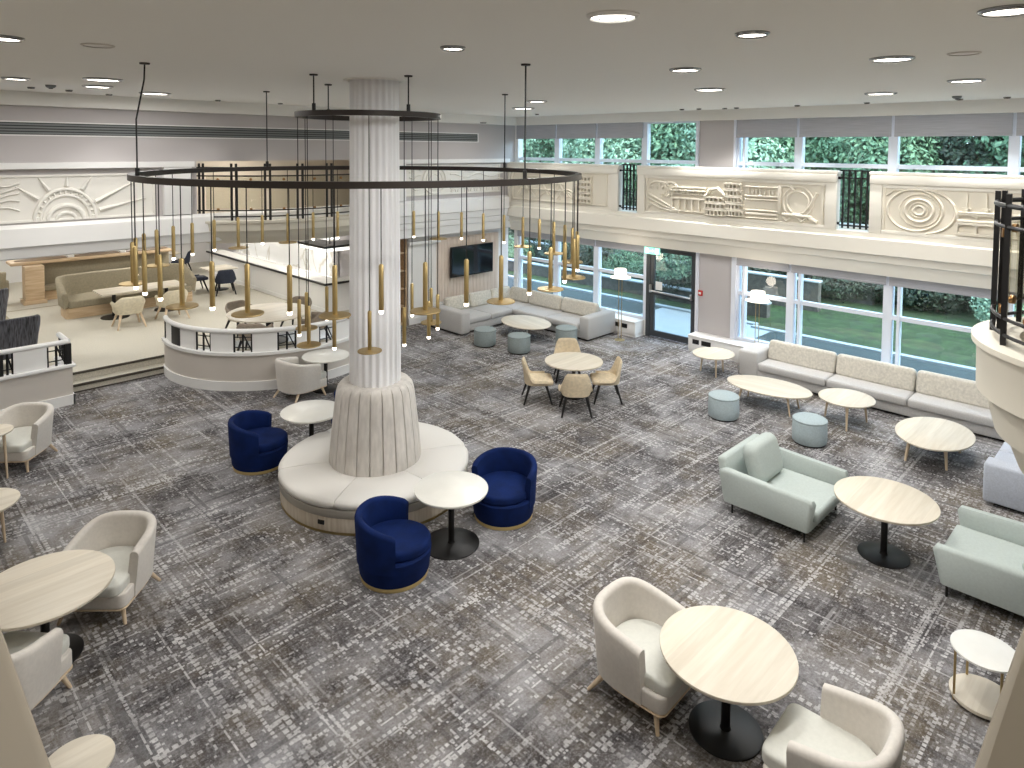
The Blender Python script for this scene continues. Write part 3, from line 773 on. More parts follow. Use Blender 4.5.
# ------------------------------------------------------------------ ring chandeliers
def pendant(parent, x, y, zring, ztop, zbot, disc):
    L = ztop-zbot
    p = G().lathe([(.001, L), (.015, L), (.027, L-.02), (.027, .02 if disc else .05), (.001, .02 if disc else .05)], 14).build('pendant', MT['brass'], parent)
    p.location = (x, y, zbot)
    G().cyl((0, 0, L-.005), (0, 0, zring-zbot), .0065, n=6).build('cable', MT['black'], p)
    if disc:
        G().lathe([(.001, .0), (.165, .0), (.168, .008), (.165, .016), (.03, .024), (.001, .024)], 32).build('disc', MT['brass_disc'], p)
        G().lathe([(.001, -.016), (.025, -.014), (.03, .0), (.001, .0)], 12).build('bulb', MT['glow'], p)
    else:
        G().lathe([(.001, .012), (.018, .012), (.025, .02), (.026, .045), (.026, .05), (.001, .05)], 14).build('bulb', MT['glow'], p)
    return p
def clone_pendant(src, parent, x, y, zbot):
    c = src.copy(); C.objects.link(c); c.parent = parent; c.location = (x, y, zbot)
    for ch in src.children:
        d = ch.copy(); C.objects.link(d); d.parent = c
    return c
def chandelier(name, label, loc, rad, zr, degs, ztop, zbot, discs, cables):
    t = thing(name, label, 'chandelier', loc)
    G().lathe([(rad-.045, 0), (rad+.045, 0), (rad+.045, .075), (rad-.045, .075), (rad-.045, 0)], 128, M=Matrix.Translation((0, 0, zr)), cap=False).build('ring', MT['ring'], t, 30)
    protos = {}
    for k, dg in enumerate(degs):
        a = R(dg)
        x, y = rad*math.cos(a), rad*math.sin(a)
        dsc = k in discs
        if dsc not in protos: protos[dsc] = pendant(t, x, y, zr, ztop, zbot, dsc)
        else: clone_pendant(protos[dsc], t, x, y, zbot)
    for deg, drift in cables:
        a = R(deg); x, y = rad*math.cos(a), rad*math.sin(a)
        h = ZC-zr-.07
        g = G().tube([(x, y, zr+.07), (x, y, zr+.07+h*.5), (x*(1-drift), y*(1-drift), zr+.07+h*.85), (x*(1-drift*1.1), y*(1-drift*1.1), ZC)], .010, 8)
        g.cyl((x, y, zr+.07), (x, y, zr+.17), .026)
        g.build('suspension_cable', MT['black'], t)
        G().lathe([(.001, ZC-.02), (.055, ZC-.02), (.06, ZC), (.001, ZC)], 20, M=Matrix.Translation((x*(1-drift*1.1), y*(1-drift*1.1), 0))).build('ceiling_rose', MT['ring'], t)
    return t
chandelier('ring_chandelier', 'huge dark ring chandelier with hanging brass tubes around the fluted column', (5.80, 8.8, 0), 3.15, 4.76,
           [5.1, 14, 22.8, 31.7, 40.8, 49.8, 58.8, 67.7, 76.2, 85, 94, 102.7, 111.8, 120.7, 129.2, 138, 146.5, 155, 163.5, 172, 180, 188, 195.9, 204.4, 212.6, 221.3, 230, 238.8, 247.5, 256.4, 265.1, 273.8, 282.3, 290.3, 298.5, 306.5, 314.5, 322.5, 330.5, 338.8, 347.6, 356.2],
           3.95, 3.40, {3, 9, 11, 15, 18, 22, 24, 26, 28, 30, 32, 34, 37, 39, 41}, ((176, .03), (92, 0), (272, 0), (5, 0)))
chandelier('small_ring_chandelier', 'smaller dark ring chandelier high on the column above the huge ring', (5.80, 8.8, 0), 1.03, 5.63, [181+27.7*k for k in range(13)], 2.95, 2.38,
           {0, 2, 6, 9, 11}, ((190, 0), (95, 0), (268, 0)))

# ------------------------------------------------------------------ tables
def pedestal_table(name, label, cat, x, y, r, h, top, base_r, post=.04, z=0, group=None, poly=None):
    t = thing(name, label, cat, (x, y, z), 0, group)
    G().slab(poly or ell(r, r, 56), h-.032, h, .006, 2, rb=.012).build('tabletop', top, t)
    G().lathe([(.001, h-.05), (.14, h-.05), (.14, h-.033), (.001, h-.033)], 24).build('mount_plate', MT['black'], t)
    G().lathe([(post, .02), (post, h-.05)], 24).build('post', MT['black'], t)
    G().lathe([(.001, .0), (base_r, .0), (base_r, .012), (base_r-.01, .018), (post+.01, .024), (post, .05), (.001, .05)], 48).build('base_plate', MT['black'], t)
    return t
pedestal_table('round_table', 'large round pale oak table between two cream tub chairs, its black disc base in view', 'table', 5.54, 2.755, .59, .75, MT['oak'], .32)
pedestal_table('round_table', 'round pale oak table between the two sage armchairs', 'table', 9.455, 2.60, .60, .75, MT['oak'], .30)
pedestal_table('round_table', 'large round pale oak table beside the grey tub chairs, next to the coping', 'table', 1.43, 8.05, .625, .75, MT['oak'], .33)
pedestal_table('round_table', 'white topped round table between two blue tub chairs in front of the round bench', 'table', 5.655, 6.695, .483, .75, MT['white_top'], .37)
pedestal_table('round_table', 'white topped round table behind the round bench, by a blue tub chair', 'table', 5.665, 10.365, .503, .75, MT['white_top'], .24)
pedestal_table('round_table', 'white topped round table tucked against the curved balustrade', 'table', 7.44, 12.98, .49, .74, MT['white_top'], .27)
pedestal_table('round_dining_table', 'round oak dining table ringed by four tan chairs', 'dining table', 11.0, 9.05, .61, .74, MT['oak'], .28)
def leg_table(label, x, y, a, b, rot, h, legs, mat_leg=None, name='coffee_table', r=.02, thin=False):
    t = thing(name, label, 'coffee table', (x, y, 0), rot)
    G().slab(ell(a, b, 56), h-.03, h, .006, 2, rb=.014).build('tabletop', MT['oak'], t)
    for (lx, ly) in legs:
        G().cyl((lx*.86, ly*.86, h-.03), (lx, ly, 0), r*1.15, r*.65, 10).build('leg', mat_leg or MT['oak_leg'], t)
    return t
tri = lambda d, s=0: [(d*math.cos(R(s+120*k)), d*math.sin(R(s+120*k))) for k in range(3)]
leg_table('low oval oak coffee table in front of the corner sofa', 13.5, 12.83, .83, .61, R(-101), .42, [(-.5, -.3), (.5, -.3), (.5, .3), (-.5, .3)], MT['steel'], r=.014)
leg_table('long oval oak coffee table in front of the long sofa, between two poufs', 13.36, 5.89, .84, .53, R(95), .42, [(-.52, -.28), (.52, -.28), (.52, .28), (-.52, .28)], r=.022)
leg_table('taller round oak side table at the middle of the long sofa', 13.6, 4.47, .52, .49, 0, .50, tri(.42, 200), r=.024)
leg_table('wide low round oak coffee table in front of the long sofa beside the bow balcony', 13.16, 2.90, .80, .57, 0, .42, [(-.52, .3), (-.42, -.28), (.5, -.28), (.5, .3)], r=.028)
leg_table('little round oak side table between the exit door pier and the long sofa arm', 14.42, 7.68, .50, .46, 0, .48, tri(.3, 100), r=.022, name='side_table')
leg_table('small round oak side table peeping in beside the tub chair near the terrace wall', 1.68, 13.06, .30, .30, 0, .75, tri(.24, 318), r=.022, name='side_table')
leg_table('small round oak side table half out of view behind the large oak table', 1.30, 11.02, .42, .42, 0, .52, tri(.30, 315), r=.022, name='side_table')
leg_table('small round oak side table in the bottom corner by the sloping coping', 1.22, 5.84, .25, .25, 0, .50, tri(.2, 30), r=.018, name='side_table')
# tiered side table with brass uprights
t = thing('tiered_side_table', 'small two tier side table with white top and slim brass uprights', 'side table', (7.57, 1.19, 0))
G().lathe([(.001, .488), (.27, .488), (.278, .494), (.275, .508), (.001, .508)], 48).build('tabletop', MT['white_top'], t)
G().lathe([(.001, .03), (.272, .03), (.272, .06), (.001, .06)], 48).build('shelf', MT['oak'], t)
for k in range(4):
    a = R(40+90*k); G().cyl((.262*math.cos(a), .262*math.sin(a), 0), (.262*math.cos(a), .262*math.sin(a), .49), .011, n=8).build('upright', MT['brass_disc'], t)

# ------------------------------------------------------------------ seats
def u_path(w, front, back, n=22, k=2.4):
    # from the +X arm end round the back to the -X arm end; returns points and outward normals
    P = []
    P += [(w, front), (w, front*.5), (w, 0)]
    for i in range(1, n):
        a = PI*i/n
        c, s = math.cos(a), math.sin(a)
        P.append((w*math.copysign(abs(c)**(2/k), c), -back*abs(s)**(2/k)))
    P += [(-w, 0), (-w, front*.5), (-w, front)]
    N = []
    for i in range(len(P)):
        p, q = Vector(P[max(i-1, 0)]), Vector(P[min(i+1, len(P)-1)])
        t = (q-p).normalized(); N.append((-t.y, t.x))
    N = [(-a, -b) if (P[i][0]*a+(P[i][1])*b) < 0 else (a, b) for i, (a, b) in enumerate(N)]
    return P, N
def shell(g, P, N, zb, h_of, th, zi, flare=.04, tilt=0.0):
    rings = []
    m = len(P)
    for i in range(m):
        s = abs(2*i/(m-1)-1)          # 1 at arm ends, 0 at the back
        h = h_of(s)
        out = [(0, zb), (flare*.5, (zb+h)/2), (flare, h-.05), (flare-.008, h-.02), (flare-.03, h), (flare-th+.025, h), (flare-th+.004, h-.02), (flare-th, h-.05), (flare*.5-th, (zb+h)/2), (-th, zi)]
        end = .0
        rings.append([(P[i][0]+N[i][0]*o, P[i][1]+N[i][1]*o, z) for o, z in out])
    g.loft(rings)
def d_outline(w, front, back, k=2.4, n=16, fr=.08):
    P = []
    for i in range(n+1):
        a = PI+PI*i/n
        c, s = math.cos(a), math.sin(a)
        P.append((w*math.copysign(abs(c)**(2/k), c), back*-abs(s)**(2/k)))
    q = rrect(2*w, .5, fr, 4)
    for (x, y) in q[:10]:
        P.append((x, front-.25+y if y > 0 else front))
    # dedupe
    out = []
    for p in P:
        if not out or (abs(p[0]-out[-1][0])+abs(p[1]-out[-1][1])) > 1e-4: out.append(p)
    return out
def make_tub(label, loc, rz):
    t = thing('tub_chair', label, 'armchair', loc, rz, )
    P, N = u_path(.385, .20, .42, k=3.0)
    g = G(); shell(g, P, N, .20, lambda s: .84-.13*s**2.2, .10, .34, .05)
    g.build('backrest', MT['tub'], t, 50)
    G().slab(d_outline(.38, .42, .38), .20, .36, .02, 3).build('seat_base', MT['tub'], t, 50)
    G().slab(d_outline(.335, .45, .34), .345, .475, .035, 4, dome=.012).build('seat_cushion', MT['tub_seat'], t, 50)
    G().slab(d_outline(.385, .42, .39), .185, .20, .003, 1).build('base_trim', MT['oak_leg'], t)
    for sx, sy in ((1, 1), (-1, 1), (1, -1), (-1, -1)):
        G().cyl((sx*.30, .30 if sy > 0 else -.26, .19), (sx*.36, .36 if sy > 0 else -.40, 0), .03, .017, 10).build('leg', MT['oak_leg'], t)
    return t
tub = make_tub('cream tub chair pushed under the big oak table, seen from behind its arm', (5.40, 3.52, 0), face(-88))
TG = None
dup(tub, (5.42, 1.80, 0), face(92), 'cream tub chair cut by the bottom edge, its pale seat open to view')
dup(tub, (2.14, 8.52, 0), face(226), 'grey tub chair behind the large oak table next to the coping')
dup(tub, (2.10, 13.42, 0), face(228), 'grey tub chair standing below the end of the white terrace rail')
dup(tub, (1.0, 7.47, 0), face(40), 'grey tub chair seen from behind under the large oak table beside the coping')
dup(tub, (6.85, 12.98, 0), face(8), 'grey tub chair with its back turned, beside the curved balustrade')

def make_blue(label, loc, rz):
    t = thing('blue_tub_chair', label, 'armchair', loc, rz)
    G().lathe([(.34, 0), (.385, 0), (.39, .02), (.385, .045), (.34, .045)], 48).build('plinth_ring', MT['brass_ring'], t)
    G().lathe([(.001, .045), (.385, .045), (.40, .08), (.425, .31), (.41, .33), (.001, .33)], 48).build('base', MT['blue'], t)
    G().slab([(x, y+.02) for x, y in ell(.375, .40, 40)], .32, .44, .04, 4, dome=.015).build('seat_cushion', MT['blue'], t, 50)
    g = G(); rings = []
    for i in range(33):
        a = R(-18)-R(144+0)*2*0 - 0
        ang = R(12)-R(204)*i/32       # from one arm end round the back (-Y)
        s = abs(2*i/32-1)
        h = .745-.10*max(0, s-.35)**1.4/.65**1.4
        if s > .97: h -= .02
        ring = [(.428, .22), (.44, .5), (.45, h-.04), (.442, h-.012), (.42, h), (.395, h), (.375, h-.012), (.366, h-.04), (.355, .5), (.345, .3)]
        rings.append([(r*math.cos(ang), r*math.sin(ang), z) for r, z in ring])
    g.loft(rings); g.build('backrest', MT['blue'], t, 50)
    return t
blue = make_blue('royal blue tub chair in front of the round bench, before the white table', (4.77, 6.72, 0), face(-46))
blue.scale = (1.06, 1.06, 1.05)
dup(blue, (6.64, 6.72, 0), face(200), 'royal blue tub chair on the far side of the white table, beside the round bench')
dup(blue, (4.88, 10.64, 0), face(-38), 'royal blue tub chair behind the round bench on the terrace side')
dup(blue, (6.74, 10.70, 0), face(192), 'royal blue tub chair mostly hidden behind the fluted column')

def make_lounge(label, loc, rz, pillow):
    # wide armchair, front +Y
    t = thing('lounge_armchair', label, 'armchair', loc, rz)
    W, D = 1.24, 1.30
    G().box((0, 0, .215), (W-.10, D-.12, .13), .03).build('seat_frame', MT['sage'], t)
    for s in (1, -1):
        # arm: slopes up to the back, leans outward
        prof = [(-D/2+.02, .15), (D/2-.08, .15), (D/2, .55), (D/2-.03, .60), (-D/2+.05, .64), (-D/2-.04, .60)]
        rings = []
        for (o, ins) in ((0, .03), (.02, .0), (.10, .0), (.125, .03)):
            cy = sum(p[0] for p in prof)/6; cz = sum(p[1] for p in prof)/6
            rings.append([(s*(W/2-.125+o+.045*(z-.15)/.4), y-(.03 if y > cy else -.03)*(ins/.03), z-(ins if z > cz else 0)*.8) for y, z in prof])
        G().loft(rings).build('arm', MT['sage'], t, 50)
    Mb = Matrix.Translation((0, -D/2+.08, .15)) @ Matrix.Rotation(R(12), 4, 'X')
    G().box((0, 0, .32), (W-.06, .13, .62), .045, M=Mb).build('backrest', MT['sage'], t, 50)
    G().box((0, .11, .335), (W-.24, D-.22, .15), .045).build('seat_cushion', MT['sage'], t, 50)
    if pillow:
        Mp = Matrix.Translation((0.02, -D/2+.33, .69)) @ Matrix.Rotation(R(18), 4, 'X') @ Matrix.Rotation(R(90), 4, 'X')
        G().slab(rrect(.80, .58, .15, 6), -.12, .12, .11, 6, M=Mp, dome=.03).build('back_cushion', MT['sage'], t, 60)
    for sx in (1, -1):
        for sy in (1, -1):
            G().cyl((sx*(W/2-.05), sy*(D/2-.14), .16), (sx*(W/2-.05), sy*(D/2-.14), 0), .014, n=8).build('leg', MT['black'], t)
    G().box((0, 0, .14), (W-.14, D-.2, .02)).build('under_frame', MT['black'], t)
    return t
lounge = make_lounge('wide sage green armchair with a plump back cushion facing the round oak table', (9.59, 3.95, 0), face(-90), True)
dup(lounge, (9.66, 1.31, 0), face(90), 'sage green armchair cut by the picture edge, across the round oak table')

def sofa_cushion(g, c, s, r=.05, M=None):
    g.box(c, s, r, M)
# corner sofa
t = thing('corner_sofa', 'L-shaped light grey corner sofa below the wall television and windows', 'sofa', (0, 0, 0))
G().span(12.25, 15.5, 14.3, 15.45, .0, .06).span(14.4, 15.5, 11.4, 14.3, 0, .06).build('plinth', MT['plinth'], t)
G().span(12.24, 15.53, 14.15, 15.47, .055, .27, .03).span(14.33, 15.53, 11.34, 14.12, .055, .27, .03).build('base', MT['grey_sofa'], t)
G().span(12.2, 12.52, 14.02, 15.5, .05, .66, .05).build('arm', MT['grey_sofa'], t, 50)
G().span(14.3, 15.55, 11.28, 11.60, .05, .66, .05).build('arm', MT['grey_sofa'], t, 50)
G().span(12.5, 15.55, 15.25, 15.5, .05, .68, .05).build('backrest', MT['grey_sofa'], t, 50)
G().span(15.3, 15.55, 11.58, 15.3, .05, .68, .05).build('backrest', MT['grey_sofa'], t, 50)
for x0, x1 in ((12.53, 13.42), (13.43, 14.3)):
    G().span(x0, x1, 14.12, 15.27, .26, .43, .045).build('seat_cushion', MT['grey_sofa'], t, 50)
G().span(14.28, 15.32, 14.1, 15.27, .26, .43, .045).build('seat_cushion', MT['grey_sofa'], t, 50)
for y0, y1 in ((11.61, 12.86), (12.87, 14.1)):
    G().span(14.26, 15.32, y0, y1, .26, .43, .045).build('seat_cushion', MT['grey_sofa'], t, 50)
for x0, x1 in ((12.55, 13.45), (13.47, 14.35), (14.37, 15.2)):
    Mx = Matrix.Translation(((x0+x1)/2, 15.16, .63)) @ Matrix.Rotation(R(-14), 4, 'X') @ Matrix.Rotation(R(90), 4, 'X')
    G().slab(rrect(x1-x0, .43, .09, 6), -.09, .09, .07, 5, M=Mx, dome=.02).build('back_cushion', MT['back_cushion'], t, 60)
for y0, y1 in ((11.66, 12.95), (12.98, 14.25), (14.28, 15.1)):
    Mx = Matrix.Translation((15.20, (y0+y1)/2, .63)) @ Matrix.Rotation(R(14), 4, 'Y') @ Matrix.Rotation(R(90), 4, 'Z') @ Matrix.Rotation(R(90), 4, 'X')
    G().slab(rrect(y1-y0, .43, .09, 6), -.09, .09, .07, 5, M=Mx, dome=.02).build('back_cushion', MT['back_cushion'], t, 60)
# long window sofa
t = thing('long_sofa', 'very long light grey sofa with mottled beige back cushions under the windows', 'sofa', (0, 0, 0))
YE = .95
G().span(14.75, 15.45, YE+.05, 7.1, 0, .06).build('plinth', MT['plinth'], t)
G().span(14.65, 15.50, YE, 7.14, .055, .26, .03).build('base', MT['grey_sofa'], t)
G().span(14.62, 15.52, 6.72, 7.18, .05, .64, .05).build('arm', MT['grey_sofa'], t, 50)
G().span(14.62, 15.52, YE-.3, YE+.05, .05, .64, .05).build('arm', MT['grey_sofa'], t, 50)
G().span(15.28, 15.52, YE, 6.75, .05, .66, .05).build('backrest', MT['grey_sofa'], t, 50)
ys = [6.71, 5.22, 3.70, 2.25, 1.0]
for a, b in zip(ys[1:], ys[:-1]):
    G().span(14.58, 15.3, a+.01, b-.005, .25, .43, .045).build('seat_cushion', MT['grey_sofa'], t, 50)
    Mx = Matrix.Translation((15.20, (a+b)/2, .62)) @ Matrix.Rotation(R(13), 4, 'Y') @ Matrix.Rotation(R(90), 4, 'Z') @ Matrix.Rotation(R(90), 4, 'X')
    G().slab(rrect(b-a-.02, .47, .09, 6), -.10, .10, .07, 5, M=Mx, dome=.02).build('back_cushion', MT['back_cushion'], t, 60)
# blue grey sofa under the bow balcony
t = thing('end_sofa', 'pale blue grey sofa end showing under the bow balcony behind the sage armchair', 'sofa', (0, 0, 0))
G().span(12.0, 14.2, .75, 1.85, 0, .07).build('plinth', MT['plinth'], t)
G().span(11.90, 14.28, .68, 1.95, .07, .28, .03).build('base', MT['blue_grey'], t)
G().span(11.87, 12.2, .65, 1.98, .06, .64, .04).build('arm', MT['blue_grey'], t, 50)
G().span(14.0, 14.32, .65, 1.98, .06, .64, .04).build('arm', MT['blue_grey'], t, 50)
G().span(12.2, 14.0, .65, .92, .06, .72, .05).build('backrest', MT['blue_grey'], t, 50)
G().span(12.21, 13.1, .9, 2.0, .27, .44, .045).build('seat_cushion', MT['blue_grey'], t, 50)
G().span(13.11, 13.99, .9, 2.0, .27, .44, .045).build('seat_cushion', MT['blue_grey'], t, 50)
# poufs
def pouf(x, y, label, m='pouf'):
    t = thing('round_pouf', label, 'pouf', (x, y, 0))
    G().lathe([(.001, .0), (.255, .0), (.26, .03), (.001, .03)], 32).build('plinth', MT['plinth'], t)
    G().lathe([(.001, .03), (.272, .03), (.288, .05), (.29, .20), (.288, .385), (.282, .40), (.001, .40)], 48).build('body', MT[m], t)
    G().lathe([(.001, .40), (.283, .40), (.29, .412), (.288, .43), (.262, .446), (.15, .452), (.001, .454)], 48).build('top_pad', MT[m], t)
    return t
pouf(12.18, 6.25, 'duck egg round pouf before the oval coffee table, the one nearer the exit door')
pouf(12.22, 4.62, 'duck egg round pouf between the taller side table and the sage armchair')
pouf(12.14, 13.02, 'grey green round pouf beside the arm of the corner sofa', 'pouf_grey')
pouf(12.36, 11.98, 'grey green round pouf in front of the oval coffee table of the corner sofa', 'pouf_grey')
pouf(13.80, 11.62, 'grey green round pouf beside the window end of the corner sofa', 'pouf_grey')

# dining chairs: curved shell back, seat pad, splayed legs
def make_dining(name, label, loc, rz, fab, legm, pad=None, high=.80, group=None, cat='chair', low=.50):
    t = thing(name, label, cat, loc, rz, group)
    P, N = u_path(.235, .17, .235, 22, 2.8)
    g = G(); shell(g, P, N, .385, lambda q: high-(high-low)*(lambda k: k*k*(3-2*k))(min(1, max(0, (q-.26)/.50))), .045, .44, .055)
    g.build('backrest', fab, t, 60)
    G().slab(d_outline(.245, .29, .23, 2.8), .385, .475, .03, 3, dome=.012).build('seat', pad or fab, t, 50)
    for sx in (1, -1):
        for sy in (1, -1):
            G().cyl((sx*.17, sy*.15, .39), (sx*.25, sy*.26, 0), .028, .016, 10).build('leg', legm, t)
    return t
dch = make_dining('dining_chair', 'tan dining chair on the terrace side of the round dining table, seen side on', (10.24, 9.40, 0), face(-42), MT['tan'], MT['black'], high=.86)
dch.scale = (1.16, 1.10, 1)
dup(dch, (10.30, 8.42, 0), face(45), 'tan dining chair with its back to the camera at the round dining table')
dup(dch, (11.30, 8.42, 0), face(135), 'tan dining chair on the window side of the round dining table, seen side on')
dup(dch, (11.68, 9.78, 0), face(225), 'tan dining chair on the far side of the round dining table facing the camera')

# ------------------------------------------------------------------ floor lamps
def slim_lamp(name, x, y, z, h, label):
    t = thing(name, label, 'lamp', (x, y, z))
    G().lathe([(.001, 0), (.14, 0), (.142, .012), (.03, .024), (.001, .026)], 32).build('base', MT['brass_disc'], t)
    for q in (.03, -.03): G().cyl((q, -q, .02), (q, -q, h-.22), .009, n=8).build('pole', MT['brass_disc'], t)
    G().lathe([(.001, h-.235), (.27, h-.235), (.28, h-.225), (.27, h-.215), (.001, h-.20)], 32).build('lower_shade', MT['shade'], t)
    G().lathe([(.001, h-.20), (.16, h-.20), (.165, h-.19), (.165, h-.01), (.155, h), (.001, h)], 32).build('upper_shade', MT['shade'], t)
    l = bpy.data.lights.new('lamp', 'POINT'); l.energy = 5; l.color = (1, .88, .72); l.shadow_soft_size = .12
    o = bpy.data.objects.new('lamp', l); C.objects.link(o); o.parent = t; o.location = (0, 0, h+.15)
    return t
slim_lamp('floor_lamp', 15.12, 10.84, 0, 1.95, 'slim floor lamp with a white two tier shade between corner sofa and exit door')
slim_lamp('ledge_lamp', 15.74, 7.26, .44, 1.36, 'slim brass lamp with a white two tier shade behind the long sofa arm')

# ------------------------------------------------------------------ television wall
struct('wall_television', G().span(11.9, 16.0, 16.05, 16.45, 0, 2.62), MT['white'])
struct('trim_10', G().span(12.95, 15.5, 16.0, 16.06, .0, 2.45), MT['slat'])
g = G()
for k in range(42): g.span(12.97+.06*k, 13.0+.06*k, 15.985, 16.0, .0, 2.44)
struct('trim_11', g, MT['slat'])
struct('trim_12', G().span(11.85, 13.0, 15.9, 16.1, 2.36, 2.46, .01), MT['white'])
struct('trim_13', G().span(11.9, 16.0, 16.02, 16.06, 0, .18), MT['white'])
t = thing('television', 'black wall television on the pale slatted panel above the corner sofa', 'television', (14.22, 15.84, 1.70))
G().box((0, .02, 0), (1.76, .06, .94), .012).build('casing', MT['black'], t)
G().box((0, -.013, .01), (1.70, .008, .87)).build('screen', MT['screen'], t)
G().box((0, .10, 0), (.5, .10, .4)).build('wall_bracket', MT['black'], t)
t = thing('shelving_unit', 'tall narrow tan shelving unit between the column and the white wall end', 'shelf', (11.62, 16.25, 0))
G().span(-.22, -.19, -.2, .2, 0, 2.75).span(.19, .22, -.2, .2, 0, 2.75).span(-.19, .19, .17, .2, 0, 2.75).build('carcass', MT['oak_panel'], t)
for k in range(6): G().span(-.19, .19, -.19, .17, .04+.52*k, .07+.52*k).build('shelf_board', MT['oak_panel'], t)

# ------------------------------------------------------------------ terrace balustrades
def grille_parts(t, Pfun, a0, a1, z0, z1):
    # Pfun(s)-> (x,y) for s in 0..1 along the gap
    g = G()
    for s in (.04, .5, .96):
        x, y = Pfun(s); g.cyl((x, y, z0), (x, y, z1), .022, n=8)
    for z in (z0+.10, z1-.10):
        g.tube([(*Pfun(s), z) for s in (.04, .5, .96)], .012, 6)
    x0, y0 = Pfun(.5); x1, y1 = Pfun(.96)
    g.tube([(x0, y0, z1-.02), (x1, y1, z0+.02)], .015, 6)
    g.build('iron_grille', MT['iron'], t)
BX, BY, BR = 7.72, 15.95, 2.43
t = thing('curved_balustrade', 'curved white and greige balustrade wall sweeping around the terrace end', 'balustrade', (BX, BY, 0))
A0, A1 = R(166), R(331)
G().arc_wall(BR-.10, BR, 0.0, .76, A0, A1, 64).build('wall', MT['greige'], t)
G().arc_wall(BR, BR+.03, 0.0, .20, A0, A1, 64).build('skirting', MT['white'], t)
G().arc_wall(BR-.14, BR+.05, .76, .82, A0, A1, 64).build('ledge', MT['white'], t)
G().tube([(BR*math.cos(A0+(A1-A0)*i/64)*.985, BR*math.sin(A0+(A1-A0)*i/64)*.985, 1.27) for i in range(65)], .055, 10).build('handrail', MT['white'], t)
gaps = [(181+21.6*k, 190.5+21.6*k) for k in range(7)]
prev = 169
for a, b in gaps:
    G().arc_wall(BR-.08, BR-.03, .82, 1.24, R(prev), R(a), 8).build('panel', MT['white'], t)
    prev = b
    if a == 181: G().arc_wall(BR-.09, BR-.02, .82, 1.24, R(a), R(b), 4).build('end_post', MT['iron'], t); continue
    grille_parts(t, lambda s, a=a, b=b: ((BR-.055)*math.cos(R(a+(b-a)*s)), (BR-.055)*math.sin(R(a+(b-a)*s))), a, b, .82, 1.24)
G().arc_wall(BR-.08, BR-.03, .82, 1.24, R(prev), R(330), 3).build('panel', MT['white'], t)
G().arc_wall(BR-.10, BR-.01, .82, 1.24, R(166), R(168.8), 3).build('end_post', MT['iron'], t)

t = thing('straight_balustrade', 'short white balustrade with black iron gaps beside the terrace steps', 'balustrade', (3.38, 15.75, 0))
G().span(-7.3, 0, 0, .12, 0, .76).span(-.12, 0, .12, .75, 0, .76).build('wall', MT['greige'], t)
G().span(-7.3, .03, -.03, 0, 0, .2).span(0, .03, -.03, .6, 0, .2).build('skirting', MT['white'], t)
G().span(-7.3, .05, -.05, .16, .76, .82, .012).span(-.16, .05, .1, .8, .76, .82, .012).build('ledge', MT['white'], t)
G().tube([(-1.16, .06, 1.27), (-.06, .06, 1.27)], .05, 10).tube([(-.06, .06, 1.27), (-.06, .8, 1.27)], .05, 10).build('handrail', MT['white'], t)
G().span(-.96, -.42, .03, .09, .82, 1.23).span(-7.3, -1.9, .03, .09, .82, 1.23).build('panel', MT['white'], t)
G().span(-.11, -.01, .01, .11, .82, 1.23).span(-1.25, -1.12, .01, .12, .82, 1.23).build('post', MT['iron'], t)
grille_parts(t, lambda s: (-.42+.32*s, .06), 0, 0, .82, 1.23)
grille_parts(t, lambda s: (-1.14+.18*s, .06), 0, 0, .82, 1.23)
grille_parts(t, lambda s: (-.06, .2+.55*s), 0, 0, .82, 1.23)

# ------------------------------------------------------------------ terrace furniture
ZT = .35
t = thing('round_table', 'big round oak table inside the curved balustrade with brass inlay', 'table', (7.70, 16.13, ZT))
G().slab(ell(1.0, 1.0, 56), .705, .74, .006, 2).build('tabletop', MT['oak'], t)
G().lathe([(.09, .02), (.09, .70)], 20).build('post', MT['black'], t)
G().lathe([(.001, 0), (.45, 0), (.45, .02), (.001, .025)], 40).build('base_plate', MT['black'], t)
tc = make_dining('terrace_chair', 'taupe chair at the round terrace table, near side by the balustrade', (6.95, 15.35, ZT), face(45), MT['taupe'], MT['black'], high=.80, low=.68)
tc.scale = (1.3, 1.2, 1)
dup(tc, (8.4, 15.25, ZT), face(125), 'taupe chair at the round terrace table on the column side')
dup(tc, (7.5, 17.3, ZT), face(-80), 'taupe chair beyond the round terrace table, seen over its top')
dup(tc, (8.75, 16.75, ZT), face(210), 'taupe chair beyond the round terrace table toward the bar')
# curved banquette with long table
t = thing('banquette_sofa', 'olive beige curved back banquette sofa behind the long terrace table', 'sofa', (6.3, 22.3, ZT))
P, N = u_path(1.75, .35, .85, 26, 4.5)
g = G(); shell(g, [(x, y) for x, y in P], N, .30, lambda s: 1.08-.36*max(0, s-.72)/.28, .14, .40, .06)
g.build('backrest', MT['olive'], t, 50); t.rotation_euler = (0, 0, PI)
G().slab(d_outline(1.66, .40, .78, 4.5), .30, .50, .05, 4).build('seat', MT['olive'], t, 50)
G().slab(d_outline(1.70, .34, .80, 4.5), .0, .30, .005, 1).build('base', MT['oak_panel'], t)
t = thing('long_table', 'long rectangular oak table before the banquette sofa', 'table', (6.36, 21.5, ZT))
G().slab(rrect(2.24, .92, .03), .705, .745, .006, 2).build('tabletop', MT['oak'], t)
for s in (-.7, .7):
    G().lathe([(.05, .02), (.05, .70)], 16, M=Matrix.Translation((s, 0, 0))).build('post', MT['black'], t)
    G().lathe([(.001, 0), (.36, 0), (.36, .015), (.001, .02)], 32, M=Matrix.Translation((s, -.1, 0))).build('base_plate', MT['black'], t)
oc = make_dining('oatmeal_chair', 'oatmeal chair with pale wooden legs drawn up to the long table', (5.62, 20.02, ZT), face(88), MT['beige_chair'], MT['oak_leg'], high=.86, low=.70)
oc.scale = (1.35, 1.2, 1)
